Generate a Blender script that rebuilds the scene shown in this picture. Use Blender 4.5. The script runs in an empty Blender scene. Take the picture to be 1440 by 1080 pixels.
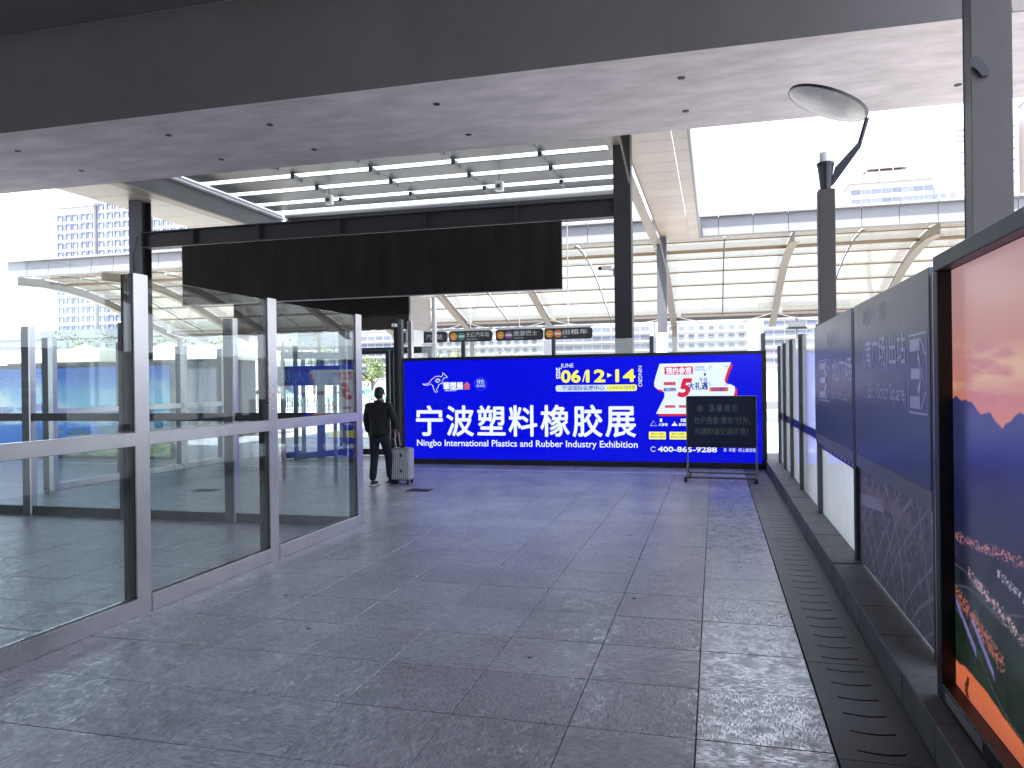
import bpy, bmesh, math, random
import numpy as np
from mathutils import Vector, Matrix, noise as mnoise
R = math.radians
random.seed(7); np.random.seed(7)
sc = bpy.context.scene
col = sc.collection

# ---------------------------------------------------------------- camera
EYE = 1.66
def cam_matrix(yaw, pitch, roll):
    f = Vector((-math.sin(yaw)*math.cos(pitch), math.cos(yaw)*math.cos(pitch), math.sin(pitch)))
    r = Vector((math.cos(yaw), math.sin(yaw), 0)); u = r.cross(f)
    r2 = math.cos(roll)*r + math.sin(roll)*u; u2 = -math.sin(roll)*r + math.cos(roll)*u
    m = Matrix((r2, u2, -f)).transposed().to_4x4(); m.translation = (0, 0, EYE); return m
cd = bpy.data.cameras.new('camera'); cam = bpy.data.objects.new('camera', cd); col.objects.link(cam)
cd.sensor_width = 36; cd.lens = 1079/1440*36; cd.clip_start = .05; cd.clip_end = 3000
cam.matrix_world = cam_matrix(R(14.8097), R(-.0861), R(-.7177))
sc.camera = cam

# ---------------------------------------------------------------- light
SUN_EL, SUN_DIR = 62, (-.42, -1.0)           # where the sun stands, seen from the scene (behind and a little left)
EXPO = 2.1
w = bpy.data.worlds.new('World'); sc.world = w; w.use_nodes = True
nt = w.node_tree; nt.nodes.clear()
out = nt.nodes.new('ShaderNodeOutputWorld'); bg = nt.nodes.new('ShaderNodeBackground')
sky = nt.nodes.new('ShaderNodeTexSky'); sky.sky_type = 'NISHITA'; sky.sun_disc = False
az = math.atan2(SUN_DIR[0], SUN_DIR[1])
sky.sun_elevation = R(SUN_EL); sky.sun_rotation = az; sky.air_density = 1.0; sky.dust_density = 3.0; sky.ozone_density = 1.0
tc = nt.nodes.new('ShaderNodeTexCoord'); mp = nt.nodes.new('ShaderNodeMapping'); mp.inputs['Scale'].default_value = (1, 1, 3.2)
ns = nt.nodes.new('ShaderNodeTexNoise'); ns.inputs['Scale'].default_value = 1.9; ns.inputs['Detail'].default_value = 7; ns.inputs['Roughness'].default_value = .55
cr = nt.nodes.new('ShaderNodeMapRange'); cr.inputs['From Min'].default_value = .35; cr.inputs['From Max'].default_value = .62
cr.inputs['To Min'].default_value = .55; cr.inputs['To Max'].default_value = .9
mx = nt.nodes.new('ShaderNodeMix'); mx.data_type = 'RGBA'; mx.inputs['B'].default_value = (6.3, 6.9, 8.0, 1)
L = nt.links.new
L(tc.outputs['Generated'], mp.inputs['Vector']); L(mp.outputs[0], ns.inputs['Vector']); L(ns.outputs['Fac'], cr.inputs['Value'])
L(cr.outputs['Result'], mx.inputs['Factor']); L(sky.outputs[0], mx.inputs['A']); L(mx.outputs['Result'], bg.inputs['Color'])
bg.inputs['Strength'].default_value = .12; L(bg.outputs[0], out.inputs[0])
sd = bpy.data.lights.new('sun', 'SUN'); sd.energy = 4.2; sd.angle = R(.6); sd.color = (1, .95, .87)
so = bpy.data.objects.new('sun', sd); col.objects.link(so)
hd = Vector((SUN_DIR[0], SUN_DIR[1], 0)).normalized()
tosun = Vector((hd.x*math.cos(R(SUN_EL)), hd.y*math.cos(R(SUN_EL)), math.sin(R(SUN_EL))))
so.rotation_euler = tosun.to_track_quat('Z', 'Y').to_euler(); so.location = (0, 0, 60)
vs = sc.view_settings; vs.view_transform = 'Standard'; vs.look = 'None'; vs.gamma = 1; vs.use_curve_mapping = False; vs.exposure = EXPO
sc.render.engine = 'CYCLES'; sc.cycles.use_denoising = True
sc.cycles.max_bounces = 12; sc.cycles.transparent_max_bounces = 24; sc.cycles.glossy_bounces = 4; sc.cycles.diffuse_bounces = 5; sc.cycles.transmission_bounces = 6
sc.cycles.caustics_reflective = False; sc.cycles.caustics_refractive = False
sc.cycles.sample_clamp_indirect = 6

# ---------------------------------------------------------------- materials
MATS = {}
def _n(nt, t, **k):
    n = nt.nodes.new('ShaderNode'+t)
    for a, b in k.items():
        if a[0] == '_': setattr(n, a[1:], b)
        else: n.inputs[a.replace('_', ' ')].default_value = b
    return n
def mat(name, c, rough=.5, metal=0., var=.12, scale=4., bump=0., bscale=None, stretch=(1, 1, 1), spec=.5, rvar=.08, rand=0.):
    if name in MATS: return MATS[name]
    m = bpy.data.materials.new(name); m.use_nodes = True; nt = m.node_tree; MATS[name] = m
    b = nt.nodes['Principled BSDF']; b.inputs['Metallic'].default_value = metal; b.inputs['Specular IOR Level'].default_value = spec
    tc = _n(nt, 'TexCoord'); mp = _n(nt, 'Mapping'); mp.inputs['Scale'].default_value = stretch
    nt.links.new(tc.outputs['Object'], mp.inputs['Vector'])
    n1 = _n(nt, 'TexNoise', Scale=scale, Detail=8., Roughness=.62); nt.links.new(mp.outputs[0], n1.inputs['Vector'])
    rp = _n(nt, 'MapRange'); rp.inputs['From Min'].default_value = .3; rp.inputs['From Max'].default_value = .7
    rp.inputs['To Min'].default_value = 1-var; rp.inputs['To Max'].default_value = 1+var
    nt.links.new(n1.outputs['Fac'], rp.inputs['Value'])
    vm = _n(nt, 'VectorMath', _operation='SCALE'); vm.inputs[0].default_value = c[:3]
    last = rp.outputs['Result']
    if rand:
        oi = _n(nt, 'ObjectInfo'); r2 = _n(nt, 'MapRange'); r2.inputs['To Min'].default_value = 1-rand; r2.inputs['To Max'].default_value = 1+rand
        nt.links.new(oi.outputs['Random'], r2.inputs['Value']); mm = _n(nt, 'Math', _operation='MULTIPLY')
        nt.links.new(last, mm.inputs[0]); nt.links.new(r2.outputs['Result'], mm.inputs[1]); last = mm.outputs[0]
    nt.links.new(last, vm.inputs['Scale']); nt.links.new(vm.outputs[0], b.inputs['Base Color'])
    rr = _n(nt, 'MapRange'); rr.inputs['To Min'].default_value = max(.02, rough-rvar); rr.inputs['To Max'].default_value = min(1, rough+rvar)
    nt.links.new(n1.outputs['Fac'], rr.inputs['Value']); nt.links.new(rr.outputs['Result'], b.inputs['Roughness'])
    if bump:
        n2 = _n(nt, 'TexNoise', Scale=bscale or scale*6, Detail=5.); nt.links.new(mp.outputs[0], n2.inputs['Vector'])
        bp = _n(nt, 'Bump', Strength=bump, Distance=.01); nt.links.new(n2.outputs['Fac'], bp.inputs['Height']); nt.links.new(bp.outputs[0], b.inputs['Normal'])
    return m
def emis(name, c, s=1.):
    """backlit sheet: s=1 shows as c on screen"""
    if name in MATS: return MATS[name]
    m = bpy.data.materials.new(name); m.use_nodes = True; nt = m.node_tree; MATS[name] = m
    b = nt.nodes['Principled BSDF']; b.inputs['Base Color'].default_value = (c[0]*.3, c[1]*.3, c[2]*.3, 1); b.inputs['Roughness'].default_value = .25
    b.inputs['Emission Color'].default_value = (*c, 1); b.inputs['Emission Strength'].default_value = s/2**EXPO
    return m
def glass(name, tint=(.93, .96, .955), frost=0., fcol=(.85, .88, .86), rough=.0, ior=1.45):
    if name in MATS: return MATS[name]
    m = bpy.data.materials.new(name); m.use_nodes = True; nt = m.node_tree; nt.nodes.clear(); MATS[name] = m
    o = _n(nt, 'OutputMaterial'); fr = _n(nt, 'Fresnel', IOR=ior); ge = _n(nt, 'NewGeometry'); ir = _n(nt, 'MapRange'); ir.inputs['To Min'].default_value = ior; ir.inputs['To Max'].default_value = 1/ior; nt.links.new(ge.outputs['Backfacing'], ir.inputs['Value']); nt.links.new(ir.outputs['Result'], fr.inputs['IOR']); tr = _n(nt, 'BsdfTransparent'); tr.inputs[0].default_value = (*tint, 1)
    gl = _n(nt, 'BsdfGlossy', Roughness=rough); gl.inputs['Color'].default_value = (1, 1, 1, 1)
    mi = _n(nt, 'MixShader'); nt.links.new(fr.outputs[0], mi.inputs[0]); nt.links.new(gl.outputs[0], mi.inputs[2])
    base = tr.outputs[0]
    # film of dust and smears
    tcn = _n(nt, 'TexCoord'); dn = _n(nt, 'TexNoise', Scale=1.7, Detail=9., Roughness=.7); nt.links.new(tcn.outputs['Object'], dn.inputs['Vector'])
    rg = _n(nt, 'MapRange'); rg.inputs['From Min'].default_value = .35; rg.inputs['From Max'].default_value = .8
    rg.inputs['To Min'].default_value = frost*.9; rg.inputs['To Max'].default_value = min(1, frost*1.1+.025)
    nt.links.new(dn.outputs['Fac'], rg.inputs['Value'])
    tl = _n(nt, 'BsdfTranslucent'); tl.inputs[0].default_value = (*fcol, 1); df = _n(nt, 'BsdfDiffuse'); df.inputs[0].default_value = (*fcol, 1)
    m3 = _n(nt, 'MixShader'); m3.inputs[0].default_value = .3; nt.links.new(tl.outputs[0], m3.inputs[1]); nt.links.new(df.outputs[0], m3.inputs[2])
    m2 = _n(nt, 'MixShader'); nt.links.new(rg.outputs['Result'], m2.inputs[0]); nt.links.new(base, m2.inputs[1]); nt.links.new(m3.outputs[0], m2.inputs[2])
    nt.links.new(m2.outputs[0], mi.inputs[1]); nt.links.new(mi.outputs[0], o.inputs[0])
    return m
def vcol(name, emit=0., rough=.3, spec=.5):
    """printed sheet: the print's colours sit in a colour attribute; emit = backlight"""
    if name in MATS: return MATS[name]
    m = bpy.data.materials.new(name); m.use_nodes = True; nt = m.node_tree; MATS[name] = m
    b = nt.nodes['Principled BSDF']; a = _n(nt, 'Attribute', _attribute_name='print'); b.inputs['Roughness'].default_value = rough; b.inputs['Specular IOR Level'].default_value = spec
    nt.links.new(a.outputs['Color'], b.inputs['Base Color'])
    if emit:
        dk = _n(nt, 'VectorMath', _operation='SCALE'); dk.inputs['Scale'].default_value = .2; nt.links.new(a.outputs['Color'], dk.inputs[0]); nt.links.new(dk.outputs[0], b.inputs['Base Color'])
        nt.links.new(a.outputs['Color'], b.inputs['Emission Color']); b.inputs['Emission Strength'].default_value = emit/2**EXPO
    return m
def lin(r, g, b): return tuple(((v/255)/12.92 if v <= 10 else (((v/255)+.055)/1.055)**2.4) for v in (r, g, b))

def tile_mat(name='dark_granite_tile', wlo=.455, whi=.60, floor_w=.15):
    m = bpy.data.materials.new(name); m.use_nodes = True; nt = m.node_tree
    b = nt.nodes['Principled BSDF']; tcn = _n(nt, 'TexCoord'); oi = _n(nt, 'ObjectInfo')
    # each tile is laid with its sawn grain one way or across
    vr = _n(nt, 'VectorRotate', _rotation_type='Z_AXIS'); sn = _n(nt, 'Math', _operation='SNAP'); sn.inputs[1].default_value = .5
    ml = _n(nt, 'Math', _operation='MULTIPLY'); ml.inputs[1].default_value = math.pi
    geo = _n(nt, 'NewGeometry')
    nt.links.new(oi.outputs['Random'], sn.inputs[0]); nt.links.new(sn.outputs[0], ml.inputs[0]); nt.links.new(ml.outputs[0], vr.inputs['Angle'])
    nt.links.new(geo.outputs['Position'], vr.inputs['Vector'])
    ad = _n(nt, 'VectorMath', _operation='ADD'); cmb = _n(nt, 'CombineXYZ'); k = _n(nt, 'Math', _operation='MULTIPLY'); k.inputs[1].default_value = 37.
    nt.links.new(oi.outputs['Random'], k.inputs[0]); nt.links.new(k.outputs[0], cmb.inputs[2]); nt.links.new(vr.outputs[0], ad.inputs[0]); nt.links.new(cmb.outputs[0], ad.inputs[1])
    st = _n(nt, 'Mapping'); st.inputs['Scale'].default_value = (1, .22, 1); nt.links.new(ad.outputs[0], st.inputs['Vector'])
    g = _n(nt, 'TexNoise', Scale=95., Detail=6., Roughness=.7); nt.links.new(st.outputs[0], g.inputs['Vector'])      # sawn grain
    sp = _n(nt, 'TexNoise', Scale=260., Detail=3., Roughness=.7); nt.links.new(geo.outputs['Position'], sp.inputs['Vector'])  # crystals
    bl = _n(nt, 'TexNoise', Scale=1.3, Detail=7., Roughness=.6); nt.links.new(geo.outputs['Position'], bl.inputs['Vector'])   # stains
    bs = _n(nt, 'TexNoise', Scale=9., Detail=6., Roughness=.65); nt.links.new(geo.outputs['Position'], bs.inputs['Vector'])
    def mr(src, a, b_, lo, hi):
        r = _n(nt, 'MapRange'); r.inputs['From Min'].default_value = a; r.inputs['From Max'].default_value = b_; r.inputs['To Min'].default_value = lo; r.inputs['To Max'].default_value = hi
        nt.links.new(src, r.inputs['Value']); return r.outputs['Result']
    def mul(a, b_):
        r = _n(nt, 'Math', _operation='MULTIPLY'); nt.links.new(a, r.inputs[0]); nt.links.new(b_, r.inputs[1]); return r.outputs[0]
    f = mul(mul(mr(g.outputs['Fac'], .35, .65, .40, 1.70), mr(sp.outputs['Fac'], .35, .65, .75, 1.25)), mul(mr(bl.outputs['Fac'], .3, .7, .72, 1.25), mr(oi.outputs['Random'], 0, 1, .89, 1.11)))
    vm = _n(nt, 'VectorMath', _operation='SCALE'); vm.inputs[0].default_value = TILE_C; nt.links.new(f, vm.inputs['Scale']); nt.links.new(vm.outputs[0], b.inputs['Base Color'])
    g2 = _n(nt, 'TexNoise', Scale=125., Detail=4., Roughness=.75); nt.links.new(st.outputs[0], g2.inputs['Vector'])
    worn = mul(mr(g2.outputs['Fac'], wlo, whi, 0, 1), mr(bs.outputs['Fac'], .36, .60, floor_w, 1))
    rr = _n(nt, 'Math', _operation='ADD'); rr.inputs[1].default_value = 0; nt.links.new(mr(worn, 0, 1, .46, .15), rr.inputs[0])
    nt.links.new(mr(worn, 0, 1, .5, 2.6), b.inputs['Specular IOR Level'])
    nt.links.new(rr.outputs[0], b.inputs['Roughness']); 
    bp = _n(nt, 'Bump', Strength=.7, Distance=.0005); nt.links.new(g.outputs['Fac'], bp.inputs['Height'])
    bp2 = _n(nt, 'Bump', Strength=.3, Distance=.003); nt.links.new(bs.outputs['Fac'], bp2.inputs['Height']); nt.links.new(bp.outputs[0], bp2.inputs['Normal'])
    nt.links.new(bp2.outputs[0], b.inputs['Normal']); return m
TILE_C = (.235, .242, .29)
TILE = tile_mat(); TILE_P = tile_mat('polished_granite_tile', .40, .54, .35)
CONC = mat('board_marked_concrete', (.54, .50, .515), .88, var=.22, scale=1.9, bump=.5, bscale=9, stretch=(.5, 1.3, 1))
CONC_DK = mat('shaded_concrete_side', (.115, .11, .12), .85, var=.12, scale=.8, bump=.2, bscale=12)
STEEL = mat('brushed_stainless_steel', (.62, .60, .62), .30, metal=1, var=.10, scale=1.6, rvar=.12)
STEEL_DK = mat('dark_bronze_metal', (.016, .015, .016), .45, var=.2, scale=5, rvar=.1, spec=.35)
BLACK = mat('black_rubber', (.012, .012, .013), .6)
DSTEEL = mat('charcoal_painted_steel', (.022, .022, .026), .5, var=.15, scale=3)
GSTEEL = mat('grey_painted_steel', (.085, .09, .105), .45, var=.12, scale=2, bump=.05)
BOARD = mat('dark_brown_board', (.013, .011, .0105), .6, var=.5, scale=1.6, stretch=(2.2, 2.2, .4), rvar=.1, spec=.2)
CREAM = mat('cream_aluminium_panel', (.42, .37, .33), .4, var=.06, scale=1.5, rand=.05)
CREAM_ST = mat('cream_painted_steel', (.25, .215, .175), .45, var=.08, scale=2)
FASCIA = mat('pale_grey_fascia', (.20, .205, .225), .4, var=.06, scale=1.4, rand=.04)
GRANITE = mat('grey_granite_kerb', (.095, .092, .097), .6, var=.35, scale=6, bump=.25, bscale=60, rand=.12)
DRAIN = mat('charcoal_drain_stone', (.055, .053, .058), .5, var=.25, scale=5, bump=.25, bscale=50, rand=.15)
GLASS = glass('clear_glass')
GLASS_FR = glass('hazy_screen_glass', frost=.72, fcol=(.96, .97, .95), ior=1.3)
POLY = glass('translucent_roof_sheet', tint=(.82, .84, .86), frost=.62, fcol=(.30, .29, .26), rough=.1)
LOUV = mat('teal_grey_roof_slat', (.04, .056, .066), .35, var=.12, scale=2)
WHITE = mat('white_paint', (.78, .78, .77), .45, var=.05)
WHITE_W = mat('pale_render_wall', (.36, .36, .375), .7, var=.05, scale=.1)
PINK_W = mat('pale_pink_wall', (.34, .30, .30), .7, var=.05, scale=.1)
WINB = mat('pale_blue_window_glass', (.095, .11, .155), .3, var=.2, scale=.4, rand=.3)
WFR = mat('slate_window_surround', (.08, .09, .17), .5, rand=.15)
ASPH = mat('asphalt', (.06, .06, .062), .8, var=.2, scale=8)
PAVE = mat('pale_plaza_paving', (.42, .41, .40), .6, var=.15, scale=2)
LEAF = mat('leaf_green', (.075, .12, .03), .6, var=.3, scale=5, rand=.3)
LEAF_Y = mat('yellow_green_leaf', (.12, .16, .03), .6, var=.3, scale=5, rand=.3)
BARK = mat('bark', (.08, .06, .045), .9, var=.3, scale=8)

# ---------------------------------------------------------------- building helpers
class MB:
    def __init__(s): s.bm = bmesh.new()
    def box(s, x0, x1, y0, y1, z0, z1):
        vs = [s.bm.verts.new(p) for p in ((x0,y0,z0),(x1,y0,z0),(x1,y1,z0),(x0,y1,z0),(x0,y0,z1),(x1,y0,z1),(x1,y1,z1),(x0,y1,z1))]
        for f in ((3,2,1,0),(4,5,6,7),(0,1,5,4),(1,2,6,5),(2,3,7,6),(3,0,4,7)): s.bm.faces.new([vs[i] for i in f])
        return s
    def prism(s, pts, a, b, axis='x'):
        """polygon pts (u,v) extruded between a and b on the axis"""
        P = {'x': lambda u, v, t: (t, u, v), 'y': lambda u, v, t: (u, t, v), 'z': lambda u, v, t: (u, v, t)}[axis]
        A = [s.bm.verts.new(P(u, v, a)) for u, v in pts]; B = [s.bm.verts.new(P(u, v, b)) for u, v in pts]; n = len(pts)
        s.bm.faces.new(A); s.bm.faces.new(B[::-1])
        for i in range(n): s.bm.faces.new((A[i], B[i], B[(i+1) % n], A[(i+1) % n]))
        return s
    def tube(s, pts, r, n=8, r2=None):
        pts = [Vector(p) for p in pts]; rings = []
        for i, p in enumerate(pts):
            d = (pts[min(i+1, len(pts)-1)]-pts[max(i-1, 0)]).normalized(); a = d.orthogonal().normalized()
            if abs(d.z) < .99: a = d.cross(Vector((0, 0, 1))).normalized()
            b = d.cross(a); rr = r if r2 is None else r+(r2-r)*i/(len(pts)-1)
            rings.append([s.bm.verts.new(p+rr*(math.cos(2*math.pi*k/n)*a+math.sin(2*math.pi*k/n)*b)) for k in range(n)])
        for i in range(len(rings)-1):
            for k in range(n): s.bm.faces.new((rings[i][k], rings[i][(k+1) % n], rings[i+1][(k+1) % n], rings[i+1][k]))
        s.bm.faces.new(rings[0][::-1]); s.bm.faces.new(rings[-1]); return s
    def ball(s, c, r, sx=1, sy=1, sz=1, u=12, v=8):
        bmesh.ops.create_uvsphere(s.bm, u_segments=u, v_segments=v, radius=r, matrix=Matrix.Translation(c) @ Matrix.Diagonal((sx, sy, sz, 1))); return s
    def quad(s, *p):
        s.bm.faces.new([s.bm.verts.new(q) for q in p]); return s
    def mesh(s, name, m, bevel=0., smooth=False):
        bmesh.ops.recalc_face_normals(s.bm, faces=s.bm.faces)
        if bevel:
            ed = [e for e in s.bm.edges if len(e.link_faces) == 2 and e.calc_face_angle(0) > .6]
            bmesh.ops.bevel(s.bm, geom=ed, offset=bevel, segments=1, affect='EDGES')
        me = bpy.data.meshes.new(name); s.bm.to_mesh(me); s.bm.free(); me.materials.append(m)
        if smooth:
            for p in me.polygons: p.use_smooth = True
        return me
    def build(s, name, m, parent=None, bevel=0., smooth=False, loc=None):
        return link(name, s.mesh(name, m, bevel, smooth), parent, loc)
def link(name, me, parent=None, loc=None, rot=None, scale=None):
    o = bpy.data.objects.new(name, me); col.objects.link(o)
    if parent: o.parent = parent
    if loc: o.location = loc
    if rot: o.rotation_euler = rot
    if scale: o.scale = scale
    return o
def tag(o, label=None, cat=None, group=None, kind=None):
    if label: o['label'] = label
    if cat: o['category'] = cat
    if group: o['group'] = group
    if kind: o['kind'] = kind
    return o
def thing(name, label, cat, loc=(0, 0, 0), group=None, rz=0):
    o = bpy.data.objects.new(name, None); col.objects.link(o); o.location = loc; o.rotation_euler = (0, 0, rz); o.empty_display_size = .2
    return tag(o, label, cat, group)
def struct(name, mb_or_me, m=None, parent=None):
    o = mb_or_me.build(name, m, parent) if isinstance(mb_or_me, MB) else link(name, mb_or_me, parent)
    return tag(o, kind='structure')
FONT = None
def text(body, size, m, parent, loc, wall='front', weight=0., width=None, align='LEFT', name='lettering', flat=.002, shear=0., spacing=1., rotz2=0., bold=0.):
    """flat lettering as a thin mesh. wall 'front' faces -Y, 'right' faces -X"""
    cu = bpy.data.curves.new('lettering', 'FONT'); cu.body = body; cu.size = size; cu.align_x = align; cu.align_y = 'BOTTOM_BASELINE'
    cu.offset = weight; cu.extrude = flat; cu.resolution_u = 3; cu.shear = shear; cu.space_character = spacing
    tmp = bpy.data.objects.new('lettering', cu); col.objects.link(tmp); bpy.context.view_layer.update()
    me = bpy.data.meshes.new_from_object(tmp.evaluated_get(bpy.context.evaluated_depsgraph_get())); bpy.data.objects.remove(tmp); bpy.data.curves.remove(cu)
    n = len(me.vertices); co = np.empty(n*3); me.vertices.foreach_get('co', co); co = co.reshape(-1, 3)
    if width and n:
        w0 = co[:, 0].min(); s = width/(co[:, 0].max()-w0); co[:, 0] = (co[:, 0]-(w0 if align == 'LEFT' else 0))*s; me.vertices.foreach_set('co', co.ravel())
    me.materials.clear(); me.materials.append(m)
    rot = Matrix(((1, 0, 0), (0, 0, -1), (0, 1, 0))) if wall == 'front' else Matrix(((0, 0, -1), (-1, 0, 0), (0, 1, 0)))
    if wall == 'front': M3 = Matrix(((1, 0, 0), (0, 0, -1), (0, 1, 0)))
    elif wall == 'right': M3 = Matrix(((0, 0, -1), (-1, 0, 0), (0, 1, 0)))
    if rotz2: M3 = M3 @ Matrix.Rotation(rotz2, 3, 'Z')
    me.transform(M3.to_4x4())
    for p in me.polygons: p.use_smooth = False
    if bold:
        bm = bmesh.new()
        for i, (a, b) in enumerate(((0, 0), (1, .3), (-1, -.3), (.3, -1), (-.3, 1), (.7, .7), (-.7, -.7))):
            m2 = me.copy(); m2.transform(Matrix.Translation((a*bold, -.0004*i, b*bold) if wall == 'front' else (-.0001*i, a*bold, b*bold))); bm.from_mesh(m2)
        bm.to_mesh(me); bm.free()
    o = link(name, me, parent, loc); return o
def plate(name, m, parent, x0, x1, z0, z1, y, t=.004, poly=None, r=0.):
    """thin printed shape facing -Y; r rounds the corners"""
    mb = MB()
    if poly is None:
        poly = [(x0, z0), (x1, z0), (x1, z1), (x0, z1)]
        if r:
            poly = []
            for cx, cz, a0 in ((x1-r, z0+r, -90), (x1-r, z1-r, 0), (x0+r, z1-r, 90), (x0+r, z0+r, 180)):
                poly += [(cx+r*math.cos(R(a0+a)), cz+r*math.sin(R(a0+a))) for a in (0, 30, 60, 90)]
    return mb.prism(poly, y-t, y, 'y').build(name, m, parent)
def printed(name, nx, nz, fn, place, m, parent):
    """sheet of nx*nz cells; fn(U,V)->rgb arrays, place(u,v)->xyz arrays"""
    u = np.linspace(0, 1, nx+1); v = np.linspace(0, 1, nz+1); U, V = np.meshgrid(u, v)
    co = np.stack(place(U, V), -1).reshape(-1, 3); i = np.arange(nx*nz); a = (i//nx)*(nx+1)+i % nx
    faces = np.stack([a, a+1, a+nx+2, a+nx+1], -1)
    me = bpy.data.meshes.new(name); me.from_pydata(co.tolist(), [], faces.tolist())
    rgb = np.clip(np.stack(fn(U, V), -1).reshape(-1, 3), 0, 1); at = me.color_attributes.new('print', 'FLOAT_COLOR', 'POINT')
    at.data.foreach_set('color', np.concatenate([rgb, np.ones((len(rgb), 1))], 1).ravel().astype(np.float32))
    me.materials.append(m); return link(name, me, parent)
_rs = np.random.RandomState(3); _G = _rs.rand(256, 256)
def vn(x, y):
    xi = np.floor(x).astype(int); yi = np.floor(y).astype(int); fx = x-xi; fy = y-yi; fx = fx*fx*(3-2*fx); fy = fy*fy*(3-2*fy)
    g = lambda i, j: _G[i % 256, j % 256]
    return (g(xi, yi)*(1-fx)+g(xi+1, yi)*fx)*(1-fy)+(g(xi, yi+1)*(1-fx)+g(xi+1, yi+1)*fx)*fy
def fbm(x, y, o=5):
    s = 0; a = .5
    for k in range(o): s = s+a*vn(x*2**k+k*17.3, y*2**k+k*9.1); a *= .5
    return s/(1-.5**o)
def sstep(a, b, x): t = np.clip((x-a)/(b-a), 0, 1); return t*t*(3-2*t)
def mix3(c1, c2, f): return [c1[i]*(1-f)+c2[i]*f for i in range(3)]

# ================================================================ THE SETTING
struct('ground', MB().quad((-900, -60, -.03), (900, -60, -.03), (900, 1400, -.03), (-900, 1400, -.03)), PAVE)
struct('road', MB().quad((-300, 46, -.024), (300, 46, -.024), (300, 62, -.024), (-300, 62, -.024)), ASPH)
# tiled floor
X_LINES = [.5-.003]+[-.104-.6*k for k in range(34)]
Y0 = 3.043
floor = struct('floor', MB().box(-20.6, .5, -9, 22, -.028, -.012), mat('dark_grout', (.012, .012, .014), .9))
def tile_mesh(w, d=.6, m=None):
    mb = MB(); g = .0024; c = .002; z = 0
    o = [(g, g), (w-g, g), (w-g, d-g), (g, d-g)]; i = [(g+c, g+c), (w-g-c, g+c), (w-g-c, d-g-c), (g+c, d-g-c)]
    V = [[mb.bm.verts.new((*p, h)) for p in q] for q, h in ((o, -.012), (o, -.002), (i, 0))]
    mb.bm.faces.new(V[2])
    for a in (0, 1):
        for k in range(4): mb.bm.faces.new((V[a][k], V[a][(k+1) % 4], V[a+1][(k+1) % 4], V[a+1][k]))
    return mb.mesh('tile', m or TILE)
T6 = tile_mesh(.6); T6P = tile_mesh(.6, m=TILE_P)
cells = []
for ix in range(33):
    x0 = X_LINES[ix+1]
    for iy in range(-20, 31):
        y0 = Y0+.6*iy; cells.append((x0, y0))
from math import hypot
CM = cam.matrix_world.inverted()
def in_view(x, y, z=0, m=.03):
    p = CM @ Vector((x, y, z)); 
    if p.z > -.1: return None
    u, v = .5+1079/1440*p.x/-p.z, .5+1079/1080*p.y/-p.z
    return (u, v, -p.z) if -m < u < 1+m and -m < v < 1+m else None
vis = sorted([(hypot(x+.3, y+.3), x, y) for x, y in cells if in_view(x+.3, y+.3, m=.1)])
near = {(x, y) for _, x, y in vis[:296]}
for x, y in near:
    w_ = .6
    o = link('tile', T6P if x > -.3 else T6, floor, (x, y, random.uniform(-.0008, .0008)))
rest = MB()
for x, y in cells:
    if (x, y) in near: continue
    g = .0025
    rest.box(x+g, x+.6-g, y+g, y+.6-g, -.012, random.uniform(-.0006, .0006))
ro = rest.build('tile_field', TILE, floor); ro['kind'] = 'stuff'
# narrow pale strip across the floor in line with the light boxes
# dark scuffs and chewing gum trodden into the tiles
for i, (gx_, gy_) in enumerate(((-.62, 5.9), (-1.9, 6.8), (-2.7, 4.7), (-.9, 8.3), (-3.1, 7.6), (-2.2, 9.4), (-1.1, 4.5), (-3.3, 5.4), (.2, 7.1))):
    MB().prism([(gx_+(.014+.006*math.sin(3*a+i))*math.cos(a), gy_+(.014+.006*math.sin(3*a+i))*math.sin(a)) for a in [k*math.pi/5 for k in range(10)]], .001, .0025, 'z').build('gum_spot', BLACK, floor)
struct('pale_floor_strip', MB().box(-20, -.2, 14.0, 14.07, -.01, .004), mat('pale_strip_finish', (.62, .6, .58), .3))
# drain channel with slotted stone covers
drain = struct('drain_channel', MB().box(.503, .9, -6, 22, -.16, -.11), BLACK)
def drain_mesh():
    mb = MB(); L_, x0, x1, a, b = 1.194, 0, .394, .094, .295; n = 6
    arc = lambda t: -.022*math.sin(math.pi*t)          # slots bow towards the viewer
    xs = [a+(b-a)*k/n for k in range(n+1)]; ts = [k/n for k in range(n+1)]
    def strip(lo, hi):                                  # lo/hi lists of y at xs
        V = [[mb.bm.verts.new((x, y, z)) for x, y in zip(xs, yy)] for yy, z in ((lo, 0), (hi, 0))]
        W = [[mb.bm.verts.new((x, y, -.07)) for x, y in zip(xs, yy)] for yy in (lo, hi)]
        for k in range(n):
            mb.bm.faces.new((V[0][k], V[0][k+1], V[1][k+1], V[1][k]))
            mb.bm.faces.new((V[0][k], W[0][k], W[0][k+1], V[0][k+1])); mb.bm.faces.new((V[1][k], V[1][k+1], W[1][k+1], W[1][k]))
    prev = [0]*(n+1)
    for j in range(6):
        yc = .1+.2*j; lo = [yc-.008+arc(t) for t in ts]; hi = [yc+.008+arc(t) for t in ts]
        strip(prev, lo); prev = hi
    strip(prev, [L_]*(n+1))
    mb.box(x0, a, 0, L_, -.09, 0); mb.box(b, x1, 0, L_, -.09, 0)
    return mb.mesh('drain_cover', DRAIN)
DM = drain_mesh()
for k in range(-3, 11): link('drain_cover', DM, drain, (.503, 3.6+1.2*k, random.uniform(-.002, .001)))
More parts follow.
